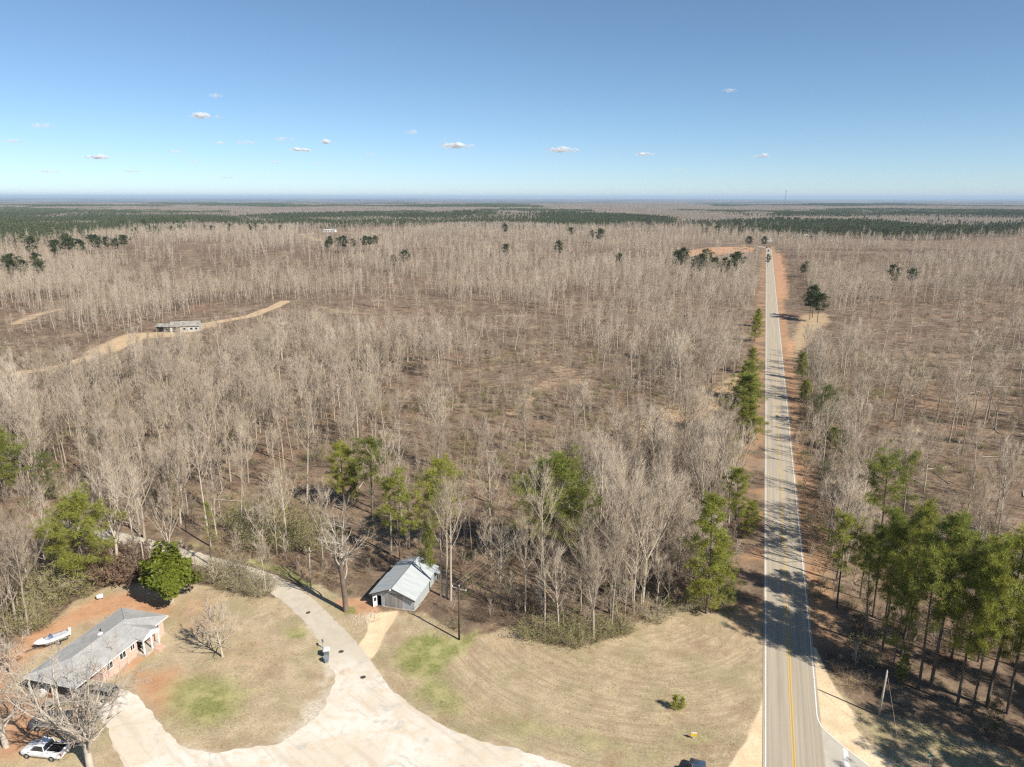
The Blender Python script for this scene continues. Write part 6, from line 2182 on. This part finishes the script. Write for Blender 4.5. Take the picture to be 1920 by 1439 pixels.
shed('white_long_building', gp(619, 436.5), R(-12), 24, 8, 3.4, 4.6, 'long white building with a row of dark openings in the far clearing', M_TRIM, simple('white_metal_roof', (0.72, 0.72, 0.70), 0.5), 'building', tuple((x, x + 2.0, .8, 2.6, 'w') for x in (-10.5, -6, -1.5, 3.5, 8)))
shed('white_roofed_shed', gp(1510, 444), R(-20), 22, 12, 3.0, 4.6, 'white-roofed open shed at the far edge of the wood, across the highway', M_INSHADE, simple('white_shed_roof', (0.8, 0.79, 0.77), 0.5), 'shed', ((-8, -2, 0, 2.6, 'd'), (1, 7, 0, 2.6, 'd')))  # open sides are solid walls, coloured dark for the shade under the roof
shed('white_house', gp(1231, 417), R(10), 12, 9, 7, 11, 'tiny white house among the far dark trees, left of the highway crest', M_TRIM, M_OLDR, 'house', ((-3, -1.5, 1, 3, 'w'), (2, 3.5, 1, 3, 'w')))
shed('roadside_house', gp(1437, 452), R(5), 14, 9, 3, 4.8, 'low pale house behind the crest where the highway bends', M_OLDW, M_OLDR, 'house', ((-3, -1.5, .8, 2, 'w'), (2, 3.5, .8, 2, 'w')))

# digger on the red clay
x, y = gp(1398, 467.5)
dg = tag(empty('excavator', (x, y, float(terrain(x, y))), R(160)), 'yellow digger working on the far red clay cut', 'digger')
M_YELP = simple('yellow_machine_paint', (0.70, 0.45, 0.06), 0.5)
for s_ in (-1, 1):
    MB().prism([(-1.9, .1), (1.9, .1), (2.2, .5), (1.9, .95), (-1.9, .95), (-2.2, .5)], s_ * 1.2 - .3, s_ * 1.2 + .3, axis='y').build('track', M_BLACK, dg)
MB().box(-2.2, 1.4, -1.4, 1.4, 1.0, 2.2).build('body', M_YELP, dg, bevel=.1)
cb = MB().box(.1, 1.5, .2, 1.35, 2.2, 3.5).build('cab', M_YELP, dg, bevel=.08)
MB().box(1.501, 1.52, .3, 1.25, 2.4, 3.3).build('pane', M_GLASS, cb)
MB().tube((1.2, -.3, 2.0), (4.2, -.3, 5.0), .3, .25, 6).tube((4.2, -.3, 5.0), (6.4, -.3, 2.6), .25, .18, 6).build('boom', M_YELP, dg)
MB().prism([(6.0, 2.6), (6.9, 2.5), (6.7, 1.6), (5.9, 1.5)], -.8, .2, axis='y').build('bucket', M_DKM, dg)

# lattice mast on the skyline
x, y = gp(1471, 392)
z = float(terrain(x, y))
mast = tag(empty('radio_mast', (x, y, z)), 'slender radio mast with a topped head against the skyline near the highway', 'mast')
hm = 105.0
lt = MB()
for k in range(3):
    a = k * 2.094
    lt.tube((2.2 * math.cos(a), 2.2 * math.sin(a), -3), (1.1 * math.cos(a), 1.1 * math.sin(a), hm), .32, n=5)
for q in range(20):
    z0, z1 = q * hm / 20, (q + 1) * hm / 20
    f0, f1 = 2.2 - 1.1 * q / 20, 2.2 - 1.1 * (q + 1) / 20
    for k in range(3):
        a, a2 = k * 2.094, (k + 1) * 2.094
        lt.tube((f0 * math.cos(a), f0 * math.sin(a), z0), (f1 * math.cos(a2), f1 * math.sin(a2), z1), .14, n=4)
M_MAST = simple('dull_mast_steel', (0.22, 0.22, 0.23), 0.6)
lt.build('lattice', M_MAST, mast)
an = MB()
for k in range(6):
    a = k * 1.047
    an.box(3.6 * math.cos(a) - .5, 3.6 * math.cos(a) + .5, 3.6 * math.sin(a) - .5, 3.6 * math.sin(a) + .5, hm - 5, hm - .2)
    an.tube((0, 0, hm - 2.5), (3.4 * math.cos(a), 3.4 * math.sin(a), hm - 2.5), .2, n=4)
an.build('antenna', M_MAST, mast)

# ------------------------------------------------------------------ clouds, far off and well above the haze
mc, nt = nodes('cloud')
b = NB(nt)
df = b.n('ShaderNodeBsdfDiffuse', i_Color=(0.93, 0.93, 0.95))
tl_ = b.n('ShaderNodeBsdfTranslucent', i_Color=(0.93, 0.93, 0.95))
tp = b.n('ShaderNodeBsdfTransparent')
mx_ = b.n('ShaderNodeMixShader', i_0=0.4)
nt.links.new(df.outputs[0], mx_.inputs[1])
nt.links.new(tl_.outputs[0], mx_.inputs[2])


def cloud_mat(name, op):
    m = mc.copy()
    m.name = name
    t = m.node_tree
    bb = NB(t)
    mixn = [n for n in t.nodes if n.type == 'MIX_SHADER'][0]
    tpn = [n for n in t.nodes if n.type == 'BSDF_TRANSPARENT'][0]
    m2 = t.nodes.new('ShaderNodeMixShader')
    f = bb.noise(4.0, 4, 0.6, bb.obj())
    t.links.new(bb.math('MULTIPLY', bb.ramp(f, 0.25, 0.75), op), m2.inputs[0])
    t.links.new(tpn.outputs[0], m2.inputs[1])
    t.links.new(mixn.outputs[0], m2.inputs[2])
    bb.out(m2.outputs[0])
    return m


MC1, MC2 = cloud_mat('white_cloud', 0.34), cloud_mat('faint_cloud', 0.13)
CLOUDS = [(381, 217, 50, 15, 1, 'oval white cloud high above the far pine wood, highest of the bright ones'), (405, 180, 34, 8, 0, 'faint lilac wisp above the oval white cloud'),
          (853, 272, 66, 16, 1, 'brightest puffy white cloud, in the middle of the sky'), (1056, 280, 62, 13, 1, 'long white cloud next to the brightest puffy one, toward the highway'),
          (612, 266, 24, 11, 1, 'very small round white cloud between the oval one and the brightest one'), (562, 281, 50, 8, 1, 'thin flat white cloud just below the very small round one'),
          (185, 295, 44, 11, 1, 'pale cloud low over the far pine wood'), (28, 266, 58, 9, 0, 'faint flat cloud touching the picture edge'), (78, 236, 44, 12, 0, 'faint ragged wisp above the flat edge cloud'),
          (412, 268, 30, 10, 0, 'faint grey wisp below the oval white cloud'), (460, 268, 50, 10, 0, 'longer faint grey wisp below the oval white cloud'), (529, 260, 46, 9, 0, 'faint grey wisp above the thin flat cloud'),
          (1209, 288, 36, 8, 1, 'small flat white cloud between the long white cloud and the highway'), (1431, 291, 34, 8, 1, 'small flat white cloud straight above the highway'),
          (1366, 169, 34, 8, 0, 'lone faint wisp high above the highway'), (362, 305, 26, 8, 0, 'tiny faint wisp low in the sky, near the pale low cloud'), (520, 305, 30, 8, 0, 'tiny faint wisp below the thin flat cloud'),
          (775, 248, 34, 10, 0, 'tiny faint wisp beside the brightest puffy cloud'), (592, 307, 26, 6, 0, 'tiny faint wisp low below the very small round cloud'), (1270, 318, 30, 6, 0, 'tiny faint wisp low between the two small flat clouds'),
          (90, 322, 60, 8, 0, 'long faint wisp just over the horizon above the far pine wood'), (245, 322, 50, 6, 0, 'dim streak just over the horizon, next to the long faint wisp'), (425, 333, 44, 7, 0, 'dim low streak below the oval white cloud, nearly on the horizon'), (330, 285, 40, 9, 0, 'soft ragged wisp between the pale low cloud and the oval one'), (690, 290, 34, 6, 0, 'tiny dim wisp between the very small round cloud and the brightest one')]
for i, (u, v_, w, h, br, lab) in enumerate(CLOUDS):
    bb_, aa = (v_ - 719.5) / 1331.0, (u - 960) / 1331.0
    dy, dz = CP - bb_ * SP, -SP - bb_ * CP
    t = 1500.0 / max(dz, .04)
    t = min(t, 24000)
    c = Vector((aa * t, dy * t, CAMZ + dz * t))
    W_, H_ = 1.15 * w * t / 1331 / 2, 1.15 * h * t / 1331 / 2
    rnd = random.Random(3000 + i)
    m_ = MB()
    nl = 26 if br else 16
    for k in range(nl):
        px = max(-1, min(1, rnd.gauss(0, .42)))
        sz = (1 - abs(px) ** 1.5 * .8) * rnd.uniform(.35, .75)
        cx_, cy2, cz_ = px * W_, rnd.uniform(-.5, .5) * W_, H_ * (-.35 + sz * .7 * rnd.random())
        rx_, rz_ = W_ * rnd.uniform(.16, .34) * (sz + .3), H_ * sz
        rings = []
        for q in range(7):
            th = math.pi * (q + .5) / 7
            rings.append([(cx_ + rx_ * math.sin(th) * math.cos(a), cy2 + rx_ * math.sin(th) * math.sin(a), max(-H_ * .75, cz_ - rz_ * math.cos(th))) for a in np.linspace(0, 6.283, 11)[:-1]])
        m_.loft(rings)
    o = m_.build('cloud', MC1 if br else MC2, None, True)
    o.location = c
    o.visible_shadow = True
    tag(o, lab, 'cloud')
# ------------------------------------------------------------------ the air
mh, nt = nodes('haze')
pv = nt.nodes.new('ShaderNodeVolumePrincipled')
pv.inputs['Color'].default_value = (0.62, 0.80, 1.0, 1)
pv.inputs['Density'].default_value = 5.0e-5
pv.inputs['Anisotropy'].default_value = 0.0
ho = nt.nodes.new('ShaderNodeOutputMaterial')
nt.links.new(pv.outputs[0], ho.inputs['Volume'])
hz = MB().box(-64000, 64000, -3000, 64000, -80, 160).build('haze', mh)
tag(hz, kind='stuff')
